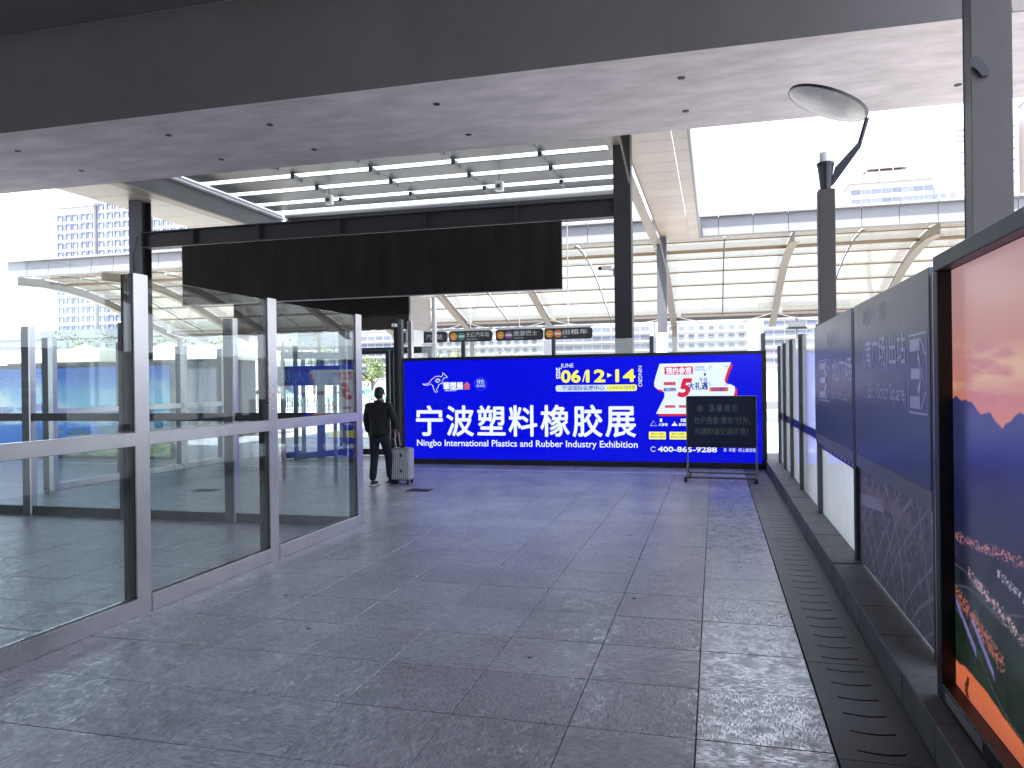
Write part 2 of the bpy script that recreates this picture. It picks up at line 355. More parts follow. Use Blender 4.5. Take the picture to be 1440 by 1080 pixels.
# kerb stones
kerb = struct('kerb', MB().box(.91, 1.36, -6, 16.5, -.03, .14), mat('kerb_core', (.05, .05, .05), .9))
KM = MB().box(0, .47, .002, .598, -.03, .17).mesh('kerb_stone', GRANITE, bevel=.006)
for k in range(-8, 21): link('kerb_stone', KM, kerb, (.9+random.uniform(-.003, .003), 3.66+.6*k, random.uniform(-.003, .003)))

# concrete deck over the passage
deck = thing('concrete_deck', 'wide concrete bridge deck across the top with a row of drain holes underneath', 'bridge deck', (0, 12.5, 6.2))
mb = MB(); mb.prism([(-1.63, 0), (1.72, 0), (1.72, 3.2), (-1.63, 3.2)], -34, 26, 'x'); mb.build('beam', CONC, deck)  # unseen top made taller to keep sun off the dark board
# cast faces in bays with shallow joints, butted in front of the beam's dark side
xs = [-34, -18.4, -4.62, 10.2, 26]
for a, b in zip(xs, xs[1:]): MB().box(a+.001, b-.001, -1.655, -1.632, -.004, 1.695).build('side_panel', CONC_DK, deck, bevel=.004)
MB().box(-34, 26, 1.722, 1.75, .01, .10).build('drip_edge', CREAM_ST, deck)
hole_d = MB().tube([(0, 0, -.012), (0, 0, .01)], .055, 14).mesh('drain_hole', BLACK)
for x, y in ((-12.8, 11.76), (-12.72, 13.2), (-9.46, 11.8), (-9.48, 13.36), (-7.42, 11.83), (-7.4, 13.32), (-4.31, 11.74), (-4.29, 13.35), (-.43, 11.78), (-.42, 13.25), (3.7, 13.3), (4.2, 11.8)):
    link('drain_hole', hole_d, deck, (x, y-12.5, 0))
# ceiling above the viewpoint
ceil = thing('station_roof_slab', 'dark concrete roof slab above the whole foreground, mostly out of frame', 'roof slab', (0, 0, 8))
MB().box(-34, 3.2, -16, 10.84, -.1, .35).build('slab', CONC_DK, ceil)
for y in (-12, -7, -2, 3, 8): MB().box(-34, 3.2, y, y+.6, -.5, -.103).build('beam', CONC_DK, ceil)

# unseen wall added behind the viewpoint to darken the roofed area
blocker = thing('light_blocking_wall', 'added unseen wall behind the viewpoint, keeping light out of the roofed area', 'light blocker', (0, -16, 0))
MB().box(-34, 3.2, -.4, 0, 0, 8.3).build('wall', CONC_DK, blocker)

# ================================================================ GLASS SCREENS ON THE LEFT
def barrier_post(parent, x, y, h=2.49):
    """dark post with a steel cover on its corridor side; local +x is the covered side"""
    MB().box(x-.12, x-.075, y, y+.13, 0, h).build('post', STEEL_DK, parent, bevel=.003)
    MB().box(x-.072, x-.058, y+.012, y+.13, 0, h-.01).build('channel', BLACK, parent)
    MB().box(x-.055, x-.016, y, y+.13, 0, h).build('post', STEEL_DK, parent, bevel=.003)
    MB().box(x-.014, x, y-.002, y+.14, 0, h+.004).build('steel_cover', STEEL, parent, bevel=.002)
XB = -4.07
s1 = thing('glass_screen', 'steel framed glass screen along the left edge of the passage, nearest the viewer', 'glass screen')
PY = [-2.4, -.6, 1.18, 2.94, 4.69, 6.42, 8.26]
for y in PY: barrier_post(s1, XB, y)
for a, b in zip(PY, PY[1:]):
    ya, yb = a+.142, b-.004
    MB().box(XB-.05, XB+.012, ya-.01, yb, 1.235, 1.335).build('mid_rail', STEEL, s1, bevel=.003)
    MB().box(XB-.06, XB+.010, ya, yb, .0, .125).build('bottom_rail', STEEL, s1, bevel=.003)
    MB().box(XB-.028, XB-.02, ya, yb, .127, .134).build('gasket', BLACK, s1)
    MB().box(XB-.030, XB-.018, ya+.004, yb-.004, .136, 1.233).build('glass_pane', GLASS, s1)
    MB().box(XB-.030, XB-.018, ya+.004, yb-.004, 1.337, 2.475).build('glass_pane', GLASS, s1)
s2 = thing('glass_screen', 'dark railed glass screen facing the viewer, behind the front left screen', 'glass screen')
PX = [-5.72, -7.26, -8.80, -10.36, -11.9, -13.45, -15.0]
Y2 = 8.2
def cross_post(parent, x, y, h=2.49):
    MB().box(x-.10, x+.02, y-.02, y+.06, 0, h).build('post', GSTEEL, parent, bevel=.003)
    MB().box(x+.022, x+.05, y-.024, y+.07, 0, h+.003).build('post', STEEL, parent, bevel=.003)
for x in PX: cross_post(s2, x, Y2)
E2 = [XB-.13]+[x for x in PX]
for a, b in zip(E2, E2[1:]):
    xa, xb = b+.053, a-.103 if a != XB-.13 else a
    MB().box(xa, xb, Y2-.01, Y2+.05, 1.235, 1.335).build('mid_rail', DSTEEL, s2, bevel=.003)
    MB().box(xa, xb, Y2-.01, Y2+.05, 0, .11).build('bottom_rail', DSTEEL, s2, bevel=.003)
    MB().box(xa+.004, xb-.004, Y2+.014, Y2+.026, .112, 1.233).build('glass_pane', GLASS, s2)
    MB().box(xa+.004, xb-.004, Y2+.014, Y2+.026, 1.337, 2.475).build('glass_pane', GLASS, s2)
s3 = thing('glass_screen', 'farther glass screen with pale steel rails leading away towards the blue landscape light box', 'glass screen')
P3 = [10.15, 11.75, 13.35, 14.7]
for y in P3: 
    MB().box(-10.62, -10.5, y, y+.08, 0, 2.49).build('post', GSTEEL, s3, bevel=.003); MB().box(-10.498, -10.40, y-.003, y+.09, 0, 2.495).build('post', STEEL, s3, bevel=.003)
for a, b in zip(P3, P3[1:]):
    for z0, z1, m_ in ((0, .11, STEEL), (1.235, 1.335, STEEL)): MB().box(-10.52, -10.44, a+.093, b-.003, z0, z1).build('rail', m_, s3, bevel=.003)
    for z0, z1 in ((.112, 1.233), (1.337, 2.475)): MB().box(-10.486, -10.474, a+.1, b-.006, z0, z1).build('glass_pane', GLASS, s3)

# ================================================================ RIGHT: SCREEN ON THE KERB
XR = 1.15
s4 = thing('glass_screen', 'bright frosted glass screen standing on the granite kerb along the right', 'glass screen')
RY = [-2.5, -.2, 2.1, 4.37, 6.76, 9.12, 11.02, 12.35, 13.55, 14.6]
for y in RY:
    MB().box(XR-.05, XR+.06, y, y+.10, .17, 2.27 if y > 9 else 2.2).build('post', GSTEEL if y > 9 else STEEL_DK, s4, bevel=.004)
for a, b in zip(RY, RY[1:]):
    if b < 5: continue
    MB().box(XR-.012, XR+.03, a+.102, b-.002, .955, 1.06).build('mid_rail', STEEL_DK, s4, bevel=.003)
    if a > 5:
        MB().box(XR-.004, XR+.008, a+.104, b-.004, .172, .953).build('glass_pane', GLASS_FR, s4)
    if a > 9: MB().box(XR-.004, XR+.008, a+.104, b-.004, 1.062, 2.25).build('glass_pane', GLASS_FR, s4)
# printed edge strips on the rail (small white icons on blue)
BLUE_D = mat('deep_blue_vinyl', (.03, .03, .30), .35)
for y in (9.22, 11.12): 
    st = MB().box(XR-.016, XR-.0125, y+.05, y+1.2 if y > 10 else y+1.7, .97, 1.045).build('blue_strip', BLUE_D, s4)
st = MB().box(XR-.03, XR-.0125, 6.87, 9.0, .90, .97).build('blue_strip', BLUE_D, s4)
for k in range(9): MB().tube([(XR-.034, 8.6-.2*k, .935), (XR-.031, 8.6-.2*k, .935)], .022, 10).build('round_icon', WHITE, s4)

PANEL = mat('slate_blue_sign_face', (.075, .10, .15), .30, var=.10, scale=1.2, rvar=.07)
GLYPH = mat('pale_lilac_lettering', (.62, .62, .85), .3)
def exit_panel(y0, y1, label, mirror, cn, cn2, en):
    t = thing('exit_sign', label, 'direction sign', (XR-.03, y1, 0), 'dark exit signs on the right')
    W = y1-y0   # local: y from 0 (far) to -W (near)
    MB().box(-.022, .012, -W+.002, -.002, 1.055, 2.245).build('face', PANEL, t, bevel=.004)
    MB().box(-.018, .010, -W+.002, -.002, .95, 1.052).build('lower_band', mat('grey_alloy_band', (.20, .20, .24), .4), t, bevel=.003)
    X = -.0228
    return t, X, W
t, X, W = exit_panel(4.49, 6.73, 'slate blue exit sign reading South Square, next to the sunset light box', 0, '', '', '')
# local y of a world y
ly = lambda y: y-6.73
text('(南广场)出站', .22, GLYPH, t, (X, ly(6.33), 1.76), 'right', 0, width=1.32, bold=.004, flat=.0003)
text('地铁二号线', .13, mat('faint_lettering', (.20, .22, .32), .3), t, (X, ly(6.36), 2.06), 'right', .001, width=.8, flat=.0003)
text('Exit  (South Square)', .15, GLYPH, t, (X, ly(6.16), 1.52), 'right', 0, width=1.15, bold=.002, flat=.0003)
def frame_icon(t, X, ya, yb, za, zb, m, th=.012):
    """rounded outline box with a door and arrow, on a sign that faces -X; ya far edge, yb near edge"""
    r = .03
    mb = MB()
    mb.box(X-.0007, X, yb, ya, za, za+th); mb.box(X-.0007, X, yb, ya, zb-th, zb)
    mb.box(X-.0007, X, ya-th, ya, za+th, zb-th); mb.box(X-.0007, X, yb, yb+th, za+th, zb-th)
    mb.build('icon_frame', m, t)
    h = zb-za; w_ = ya-yb; c = za+h/2
    a = MB(); a.box(X-.0007, X, yb+.22*w_, ya-.14*w_, c-.03, c+.03)
    a.prism([(yb+.02*w_+.10, c), (yb+.42*w_, c+.13), (yb+.50*w_, c+.09), (yb+.30*w_, c), (yb+.50*w_, c-.09), (yb+.42*w_, c-.13)], X-.0007, X, 'x').build('arrow', m, t)
    d = MB(); d.box(X-.0007, X, yb+.36*w_, ya-.08*w_, za+.03, za+.10); d.box(X-.0007, X, yb+.36*w_, ya-.08*w_, zb-.10, zb-.03)
    d.prism([(yb+.30*w_, zb-.03), (yb+.36*w_, zb-.03), (yb+.10*w_, c+.10), (yb+.04*w_, c+.10)], X-.0007, X, 'x')
    d.prism([(yb+.30*w_, za+.03), (yb+.36*w_, za+.03), (yb+.10*w_, c-.10), (yb+.04*w_, c-.10)], X-.0007, X, 'x')
    d.build('door_icon', m, t)
frame_icon(t, X, ly(4.94), ly(4.53), 1.455, 1.91, GLYPH)
t, X, W = exit_panel(6.87, 9.30, 'dark slate blue exit sign reading North Square, in front of the street lamp pole', 0, '', '', '')
ly = lambda y: y-9.30
text('北广场', .22, GLYPH, t, (X, ly(7.95), 1.66), 'right', 0, width=1.1, bold=.004, flat=.0003)
text('站前大道', .17, MATS['faint_lettering'], t, (X, ly(8.3), 1.98), 'right', .001, width=.8, flat=.0003)
text('Exit (North Square)', .13, GLYPH, t, (X, ly(8.02), 1.47), 'right', 0, width=1.1, bold=.002, flat=.0003)
frame_icon(t, X, ly(8.95), ly(8.12), 1.43, 1.86, GLYPH)

# printed aerial view in the lower bay
def aerial(U, V):
    x = U*2.3; y = V*.8; wx = x+.05*fbm(x*3, y*4, 3); wy = y+.05*fbm(x*3+9, y*4, 3)
    a = wx*math.cos(.6)+wy*math.sin(.6); b = -wx*math.sin(.6)+wy*math.cos(.6)
    g = .05+.10*fbm(x*16, y*22, 5)
    cell = vn(np.floor(a*11)*3.7, np.floor(b*16)*5.3); blk = (((a*11) % 1 > .15) & ((b*16) % 1 > .22) & (cell > .45)); g = np.where(blk, .05+.22*cell*vn(a*60, b*30), g)
    small = vn(np.floor(a*34)*1.7, np.floor(b*40)*2.3); g = g*(.7+.6*small)
    for k, w_ in ((1.15, .018), (2.3, .01)): 
        for q in (a*k+.12*np.sin(b*4), b*k*1.3+.1*np.sin(a*3)): d = np.abs(q % 1-.5)/k; g = np.where(d < w_, .19+.08*vn(x*60, y*60), g)
    roof = (np.abs(y-.53-.10*x) < .05) & (x > .05) & (x < 1.2); g = np.where(roof, .24+.10*((x*14) % 1 > .5), g)
    hull = (np.abs(y-.53-.10*x) < .075) & (np.abs(x-1.05) < .13); g = np.where(hull, .07, g)
    tw = (y > .64-.04*x) & (y < .75-.02*x) & (x < 1.7); cols_ = vn(np.floor(x*26)*2.1, x*0); tw = tw & ((x*26) % 1 > .3) & (y < .66+.09*cols_) ; lit = ((x*110) % 1 > .45) & ((y*90) % 1 > .4)
    g = np.where(tw, .10+.22*lit, g)
    g = g*1.7; return g*(1+.4*tw), g*.93, g*1.2
ap = thing('aerial_print', 'dark printed aerial photograph of a station filling the bay under the south exit sign', 'printed panel', (XR-.02, 0, 0))
printed('print', 420, 180, lambda U, V: aerial(U, V), lambda U, V: (0*U, 6.74-U*2.26, .19+V*.745), vcol('aerial_ink', rough=.4), ap)
MB().box(.002, .014, 4.48, 6.74, .185, .94).build('backing', STEEL_DK, ap)

# ================================================================ SUNSET LIGHT BOX (right foreground)
sb = thing('light_box', 'tall backlit sunset picture over mountains and valley, nearest on the right', 'light box', (1.03, 0, 0))
sy0, sy1 = -2.0, 3.97
MB().box(0.03, .20, sy0, sy1, .175, 2.152).build('case', STEEL_DK, sb)
MB().box(-.035, .20, sy0, sy1+.02, 2.155, 2.225).build('top_trim', GSTEEL, sb, bevel=.004)
MB().box(-.035, .028, sy1-.045, sy1+.02, .172, 2.152).build('side_trim', STEEL_DK, sb, bevel=.004)
MB().box(-.035, .028, sy0, sy1-.047, .175, .25).build('bottom_trim', STEEL_DK, sb, bevel=.004)
MB().box(-.04, -.036, 3.35, 3.85, .195, .235).build('plate', STEEL, sb)
MB().box(-.0352, .2, sy1+.022, sy1+.032, .175, 2.15).build('edge_strip', STEEL, sb)
def sunset(U, V):
    x = U*5.92; z = .25+V*1.90
    sky0 = mix3(lin(222, 150, 138), lin(212, 168, 170), sstep(1.62, 2.15, z)); sky0 = mix3(lin(232, 140, 108), sky0, sstep(1.42, 1.72, z))
    c = fbm(x*2.0+3, z*16, 5); band = np.exp(-((z-1.69)/.09)**2); k = sstep(.50, .72, c)*band
    sky0 = mix3(sky0, lin(255, 214, 160), k*.8); k2 = sstep(.52, .7, fbm(x*2+30, z*22, 4))*np.exp(-((z-1.60)/.06)**2); sky0 = mix3(sky0, lin(190, 96, 92), k2*.6)
    ridge = 1.43-.02*x+.0*z; pts_x = [0, .10, .3, .5, .63, .70, .80, .88, 1.1, 1.5, 2.2, 3, 4, 6]; pts_z = [1.575, 1.585, 1.555, 1.50, 1.455, 1.49, 1.535, 1.52, 1.56, 1.50, 1.58, 1.5, 1.55, 1.5]
    ridge = np.interp(x, pts_x, pts_z)+.07*(fbm(x*8, x*0+2, 6)-.5)
    mt = sstep(0, .008, ridge-z)
    mc = mix3(lin(60, 64, 116), lin(40, 42, 82), sstep(1.45, 1.05, z)); sh = fbm(x*4, z*5, 5); mc = [m_*(.75+.5*sh) for m_ in mc]
    valley = mix3(lin(46, 46, 74), lin(34, 52, 40), sstep(.95, .5, z)); f = fbm(x*9+5, z*17, 6); fld = vn(np.floor(x*9+z*3)*1.3, np.floor(z*22-x*4)*2.1); valley = [v*(.25+1.5*f)*(.75+.5*fld) for v in valley]
    mc = mix3(mc, valley, sstep(1.05, .9, z+.04*(sh-.5)))
    # town lights in diagonal bands
    for (zc, sl, wd, th, x0, x1, cl) in ((.93, .07, .05, .52, 0, 1.5, (232, 150, 150)), (.84, -.16, .05, .5, .2, 1.9, (236, 196, 205)), (.68, -.22, .07, .46, 0, .62, (225, 130, 110)), (.96, -.12, .04, .5, .55, 3, (200, 190, 220)), (.72, -.05, .10, .6, 1.4, 6, (220, 140, 120))):
        d = np.exp(-((z-zc-sl*x)/wd)**2)*(x > x0)*(x < x1); n = vn(x*95, z*120)*.5+vn(x*180, z*190)*.5
        mc = mix3(mc, lin(*cl), sstep(th+.06, th+.24, n*d+.12*d)*.8)
    for (zz, sl) in ((.80, -.12), (.60, -.35), (.70, .1)):
        mc = mix3(mc, lin(120, 120, 130), (np.abs(z-zz-sl*x-.02*np.sin(x*9)) < .003)*.6)
    for (bx, bz) in ((.02, .62), (.24, .60)):
        a = (x-bx)+.35*(z-bz); b = (z-bz)+.55*(x-bx); mc = mix3(mc, lin(150, 140, 215), ((a > 0) & (a < .22) & (b > 0) & (b < .032))*.8)
    edge = np.interp(x, [0, .12, .3, .42, .55, .75, .95, 1.2, 2, 3, 4.5, 6], [.36, .375, .38, .375, .36, .34, .31, .29, .27, .30, .34, .30])+.02*(fbm(x*14, x*0, 4)-.5)
    rv = sstep(0, .006, edge-z); rc = mix3(lin(244, 128, 82), lin(206, 110, 88), sstep(.35, .18, z)); rc = [r_*(.9+.25*fbm(x*3, z*5, 3)) for r_ in rc]
    tree = (np.abs(x-.16-.012*np.sin(z*60)) < .012+.018*vn(x*40, z*60))*(z < .345)*(z > .25); mc = mix3(mc, rc, rv); mc = mix3(mc, lin(30, 16, 22), tree*.9)
    return mix3(sky0, mc, mt)
printed('picture', 620, 330, sunset, lambda U, V: (.026+0*U, sy1-.045-U*(sy1-.045-sy0), .252+V*1.90), vcol('sunset_film', emit=.60, rough=.22), sb)

# ================================================================ MAIN BLUE LIGHT BOX
lb = thing('light_box', 'glowing royal blue exhibition billboard standing across the end of the passage', 'billboard', (0, 15, 0))
FRM = mat('black_billboard_frame', (.02, .02, .024), .35)
x0, x1 = -6.29, .84
MB().box(x0-.03, x1+.08, .0, .22, .0, 2.19).build('case', FRM, lb)
MB().box(x0-.035, x1+.085, -.045, -.002, 2.145, 2.205).build('frame', FRM, lb, bevel=.004)
MB().box(x0-.035, x1+.085, -.045, -.002, .0, .105).build('frame', FRM, lb, bevel=.004)
MB().box(x0-.035, x0, -.045, -.002, .107, 2.143).build('frame', FRM, lb, bevel=.004)
MB().box(x1, x1+.085, -.045, -.002, .107, 2.143).build('frame', FRM, lb, bevel=.004)
BLUE = emis('backlit_royal_blue', (.0, .002, .66), 1.0)
_b = BLUE.node_tree; _t = _n(_b, 'TexCoord'); _nn = _n(_b, 'TexNoise', Scale=1.1, Detail=2.); _mr = _n(_b, 'MapRange'); _mr.inputs['To Min'].default_value = .82/2**EXPO; _mr.inputs['To Max'].default_value = 1.2/2**EXPO
_b.links.new(_t.outputs['Object'], _nn.inputs['Vector']); _b.links.new(_nn.outputs['Fac'], _mr.inputs['Value']); _b.links.new(_mr.outputs['Result'], _b.nodes['Principled BSDF'].inputs['Emission Strength'])
MB().box(x0+.002, x1-.002, -.03, -.004, .109, 2.141).build('blue_panel', BLUE, lb)
WH = emis('backlit_white', (.82, .88, 1.0)); YE = emis('backlit_yellow', (.93, .93, .10)); RED = emis('backlit_red', (.62, .02, .06)); ORA = emis('backlit_orange', (.75, .13, .07)); NAVY = emis('backlit_navy', (.01, .05, .30)); PALE = emis('backlit_pale', (.62, .72, .95)); DIMW = emis('backlit_dim_blue', (.06, .10, .85))
yp = -.031
# title, one character at a time at its own spacing
for ch, x_ in zip('宁波塑料橡胶展', (-6.03, -5.36, -4.69, -4.03, -3.37, -2.72, -2.07)):
    text(ch, .665, WH, lb, (x_, yp, .64), 'front', 0, width=.575, bold=.0115, name='title_character')
text('Ningbo International Plastics and Rubber Industry Exhibition', .185, WH, lb, (-6.02, yp, .375), 'front', 0, width=4.56, bold=.0015)
text('06', .33, YE, lb, (-2.94, yp, 1.66), 'front', 0, width=.37, bold=.012, name='date'); text('/', .3, WH, lb, (-2.53, yp, 1.66), 'front', .0, name='date')
text('12', .33, YE, lb, (-2.44, yp, 1.66), 'front', 0, width=.36, bold=.012, name='date'); text('14', .33, YE, lb, (-1.86, yp, 1.66), 'front', 0, width=.36, bold=.012, name='date')
plate('triangle', WH, lb, 0, 0, 0, 0, yp, poly=[(-2.03, 1.74), (-1.94, 1.785), (-2.03, 1.83)])
text('JUNE', .115, WH, lb, (-2.95, yp, 1.95), 'front', .0); text('2025', .115, WH, lb, (-3.045, yp, 1.955), 'front', .003, rotz2=-math.pi/2, width=None)
text('NINGBO', .105, WH, lb, (-1.43, yp, 1.965), 'front', .0, rotz2=-math.pi/2)
plate('pill', PALE, lb, -3.06, -1.9, 1.475, 1.60, yp, r=.04); plate('pill', YE, lb, -2.05, -1.46, 1.475, 1.60, yp-.0005, r=.04)
text('宁波国际会展中心', .10, NAVY, lb, (-2.93, yp-.006, 1.505), 'front', .001, width=.84); text('1/2/3/4/5/6/7/8号馆', .085, NAVY, lb, (-2.03, yp-.008, 1.51), 'front', .0, width=.54)
# exhibition logo: kangaroo drawn in outline, name, round seal
kang = [(-5.88,1.66),(-5.80,1.655),(-5.74,1.68),(-5.68,1.75),(-5.60,1.81),(-5.52,1.82),(-5.47,1.80),(-5.44,1.83),(-5.43,1.89),(-5.40,1.86),(-5.375,1.83),(-5.335,1.80),(-5.34,1.785),(-5.40,1.785),(-5.43,1.74),(-5.46,1.70),(-5.40,1.66),(-5.42,1.65),(-5.48,1.67),(-5.53,1.63),(-5.54,1.585),(-5.58,1.55),(-5.55,1.50),(-5.60,1.48),(-5.61,1.50),(-5.64,1.56),(-5.66,1.63),(-5.70,1.66),(-5.77,1.63),(-5.84,1.635)]
MB().tube([(x_, yp-.004, z_) for x_, z_ in kang+kang[:1]], .006, 6).build('kangaroo_outline', WH, lb)
MB().tube([(-5.55+.055*math.cos(a)*(1-a/16), yp-.004, 1.72+.05*math.sin(a)*(1-a/16)) for a in np.linspace(0, 11, 40)], .005, 6).build('swirl', WH, lb)
text('華塑展', .165, WH, lb, (-5.42, yp, 1.55), 'front', 0, width=.42, bold=.006, name='logo_text'); text('会', .165, ORA, lb, (-4.98, yp, 1.55), 'front', 0, width=.13, bold=.006, name='logo_text')
text('CHINAPLAS EXPO', .04, WH, lb, (-5.40, yp, 1.505), 'front', .0, width=.26)
MB().tube([(-4.62+.13*math.cos(a), yp-.004, 1.645+.13*math.sin(a)) for a in np.linspace(0, 2*math.pi, 33)], .004, 6).build('seal_ring', DIMW, lb)
text('绿色', .10, PALE, lb, (-4.70, yp, 1.655), 'front', .0, width=.16); text('展览馆', .06, PALE, lb, (-4.71, yp, 1.585), 'front', .0, width=.18)
# ticket-shaped notice
tk = [(-1.02,1.99),(.30,1.995),(.23,1.84),(.175,1.66),(.20,1.60),(.30,1.575),(.36,1.54),(.365,1.46),(.33,1.33),(.27,1.20),(.20,1.03),(-1.10,1.03),(-.99,1.25),(-.935,1.36),(-.94,1.44),(-.98,1.49),(-1.06,1.50),(-1.125,1.55),(-1.13,1.63),(-1.09,1.78)]
plate('ticket_shadow', RED, lb, 0, 0, 0, 0, yp, poly=[(x_+.04, z_-.045) for x_, z_ in tk])
plate('ticket', emis('backlit_ticket_white', (.74, .84, 1.0)), lb, 0, 0, 0, 0, yp-.0045, poly=tk)
y2 = yp-.009
plate('banner', RED, lb, -.93, -.40, 1.78, 1.93, y2, r=.02); text('预约参观', .135, WH, lb, (-.90, y2-.004, 1.80), 'front', 0, width=.47, bold=.004)
text('立即预约领取', .05, NAVY, lb, (-.37, y2, 1.89), 'front', 0, width=.18)
MB().tube([(-.37, y2, 1.86), (-.18, y2, 1.86), (-.18, y2, 1.78)], .006, 6).build('line', NAVY, lb); plate('arrow', NAVY, lb, 0, 0, 0, 0, y2, poly=[(-.21, 1.79), (-.15, 1.79), (-.18, 1.73)])
text('专属', .09, NAVY, lb, (-.29, y2, 1.64), 'front', .0, width=.15); text('5', .46, RED, lb, (-.70, y2, 1.37), 'front', 0, shear=.25, bold=.024); text('大礼遇', .15, NAVY, lb, (-.49, y2, 1.50), 'front', 0, width=.36, bold=.004)
for z_, a_, s_ in ((1.605, '免费参观', 0), (1.49, '专属礼品', .0)): 
    plate('pill', ORA if z_ > 1.55 else NAVY, lb, -.95, -.72, z_-.03, z_+.035, y2, r=.02); text(a_, .06, WH if z_ < 1.55 else NAVY, lb, (-.93, y2-.004, z_-.022), 'front', .0, width=.19)
for k in range(3): plate('pill', ORA, lb, -.93+.26*k, -.73+.26*k, 1.145, 1.195, y2, r=.01); text(('展商名录', '观众入场', '精美礼品')[k], .045, NAVY, lb, (-.92+.26*k, y2-.004, 1.152), 'front', .0, width=.18)
br = MB()
for sx, cx in ((1, -.10), (-1, .24)):
    for sz, cz in ((1, 1.57), (-1, 1.92)):
        br.box(min(cx, cx+sx*.06), max(cx, cx+sx*.06), y2-.003, y2, cz-.004, cz+.004); br.box(cx-.004, cx+.004, y2-.0034, y2-.0001, min(cz+sz*.005, cz+sz*.06), max(cz+sz*.005, cz+sz*.06))
br.build('corner_brackets', NAVY, lb)
plate('pill', ORA, lb, -.10, .24, 1.45, 1.53, y2, r=.012); text('扫码预约', .075, NAVY, lb, (-.05, y2-.004, 1.462), 'front', 0, width=.25, bold=.002)
# facts and phone
for k, (a_, b_) in enumerate((('8', '大展馆'), ('1000+', '展商数'))):
    text(a_, .09, WH, lb, (-1.03+.38*k, yp, .875), 'front', 0, bold=.004); text(b_, .06, WH, lb, (-1.06+.38*k, yp, .80), 'front', .001)
MB().tube([(-1.21, yp, .80), (-1.15, yp, .90), (-1.09, yp, .80), (-1.21, yp, .80)], .004, 5).build('triangle_icon', WH, lb)
plate('person_icon', WH, lb, 0, 0, 0, 0, yp, poly=[(-.81, .80), (-.70, .80), (-.72, .84), (-.745, .84), (-.745, .88), (-.765, .88), (-.765, .84), (-.79, .84)])
for k in range(3): plate('button', YE, lb, -1.24+.39*k, -.92+.39*k, .54, .685, yp, r=.012); text('塑料工业展区', .045, NAVY, lb, (-1.20+.39*k, yp-.005, .63), 'front', .0, width=.24); text('橡胶技术设备馆', .045, NAVY, lb, (-1.22+.39*k, yp-.005, .57), 'front', .0, width=.28)
MB().tube([(-1.16+.045*math.cos(a), yp, .35+.045*math.sin(a)) for a in np.linspace(.6, 5.6, 16)], .006, 6).build('phone_icon', WH, lb)
text('400-865-9288', .135, WH, lb, (-1.07, yp, .305), 'front', 0, width=1.09, bold=.004); text('浙  华塑 · 网上展览馆', .075, WH, lb, (.14, yp, .32), 'front', .0, width=.58)
# posts carrying the box ends, behind glass upstand
lp = thing('steel_post', 'dark double post with a small camera, left end of the blue billboard', 'post', (-6.42, 15, 0))
MB().box(-.10, -.02, -.04, .10, 0, 2.98).build('post', STEEL_DK, lp, bevel=.004); MB().box(.0, .075, -.03, .10, 0, 3.02).build('post', GSTEEL, lp, bevel=.004)
MB().box(.095, .19, .25, .36, 0, 3.0).build('steel_cover', STEEL, lp, bevel=.004)
MB().box(-.09, .0, -.16, -.045, 2.86, 2.93).build('camera_body', WHITE, lp, bevel=.01)
gp = thing('glass_screen', 'low glass upstand with grey posts rising just above the blue billboard', 'glass screen', (0, 15.35, 0))
gx = [-6.1, -5.12, -3.18, -1.2, .90]
for x_ in gx[1:]: MB().box(x_-.04, x_+.04, 0, .08, 0, 2.55).build('post', GSTEEL, gp, bevel=.004)
for a, b in zip(gx, gx[1:]): MB().box(a+.045, b-.045, .03, .042, .1, 2.52).build('glass_pane', glass('pale_tinted_glass', frost=.22), gp)

# ================================================================ NOTICE STAND
nb = thing('notice_board', 'black wheeled notice board on a tubular stand before the blue billboard', 'notice board', (.10, 13.3, 0))
KH = mat('worn_khaki_metal', (.16, .15, .11), .5, metal=.5, var=.35, scale=14)
NBK = mat('blackboard_face', (.012, .022, .055), .3); NBG = mat('dull_grey_lettering', (.15, .16, .17), .6)
MB().box(-.55, .54, -.02, .02, .56, 1.375).build('board', NBK, nb, bevel=.008)
f = MB()
for a, b in (((-.56, -.022, .55), (.55, -.022, .55)), ((-.56, -.022, 1.385), (.55, -.022, 1.385)), ((-.56, -.022, .55), (-.56, -.022, 1.385)), ((.55, -.022, .55), (.55, -.022, 1.385))): f.tube([a, b], .016, 8)
f.build('frame', FRM, nb)
MB().tube([(-.50, -.024, .62), (-.50, -.024, 1.33), (.49, -.024, 1.33), (.49, -.024, .62), (-.50, -.024, .62)], .003, 5).build('inner_line', mat('blue_grey_line', (.05, .07, .12), .5), nb)
text('温 馨 提 示', .13, NBG, nb, (-.20, -.024, 1.15), 'front', .001, width=.46); text('杜绝搭乘“黑车”行为，', .13, NBG, nb, (-.44, -.024, .94), 'front', .001, width=.90)
text('共建和谐交通环境！', .12, NBG, nb, (-.44, -.024, .76), 'front', .001, width=.86)
e = MB(); e.ball((-.35, -.022, 1.19), .055, 1, .06, 1.15); e.build('emblem', mat('dull_emblem', (.08, .07, .07), .5), nb)
for s, n_ in ((-.56, 0), (.55, 1)):
    MB().tube([(s, 0, .10), (s, 0, 1.38)], .014, 8).build('upright', KH if 1 else 0, nb)
    MB().tube([(s, -.42, .055), (s, .42, .055)], .020, 8).build('foot', KH, nb)
    for d in (-1, 1): MB().tube([(s, d*.20, .07), (s, 0, .36)], .012, 6).build('brace', KH, nb)
    for d in (-1, 1): MB().tube([(s-.02, d*.42, .04), (s+.02, d*.42, .04)], .04, 12).build('wheel', BLACK, nb)
MB().tube([(-.56, -.30, .06), (.55, -.30, .06)], .020, 8).build('cross_bar', KH, nb); MB().tube([(-.56, .25, .08), (.55, .25, .08)], .018, 8).build('cross_bar', KH, nb)
nb.rotation_euler = (0, 0, R(-3))

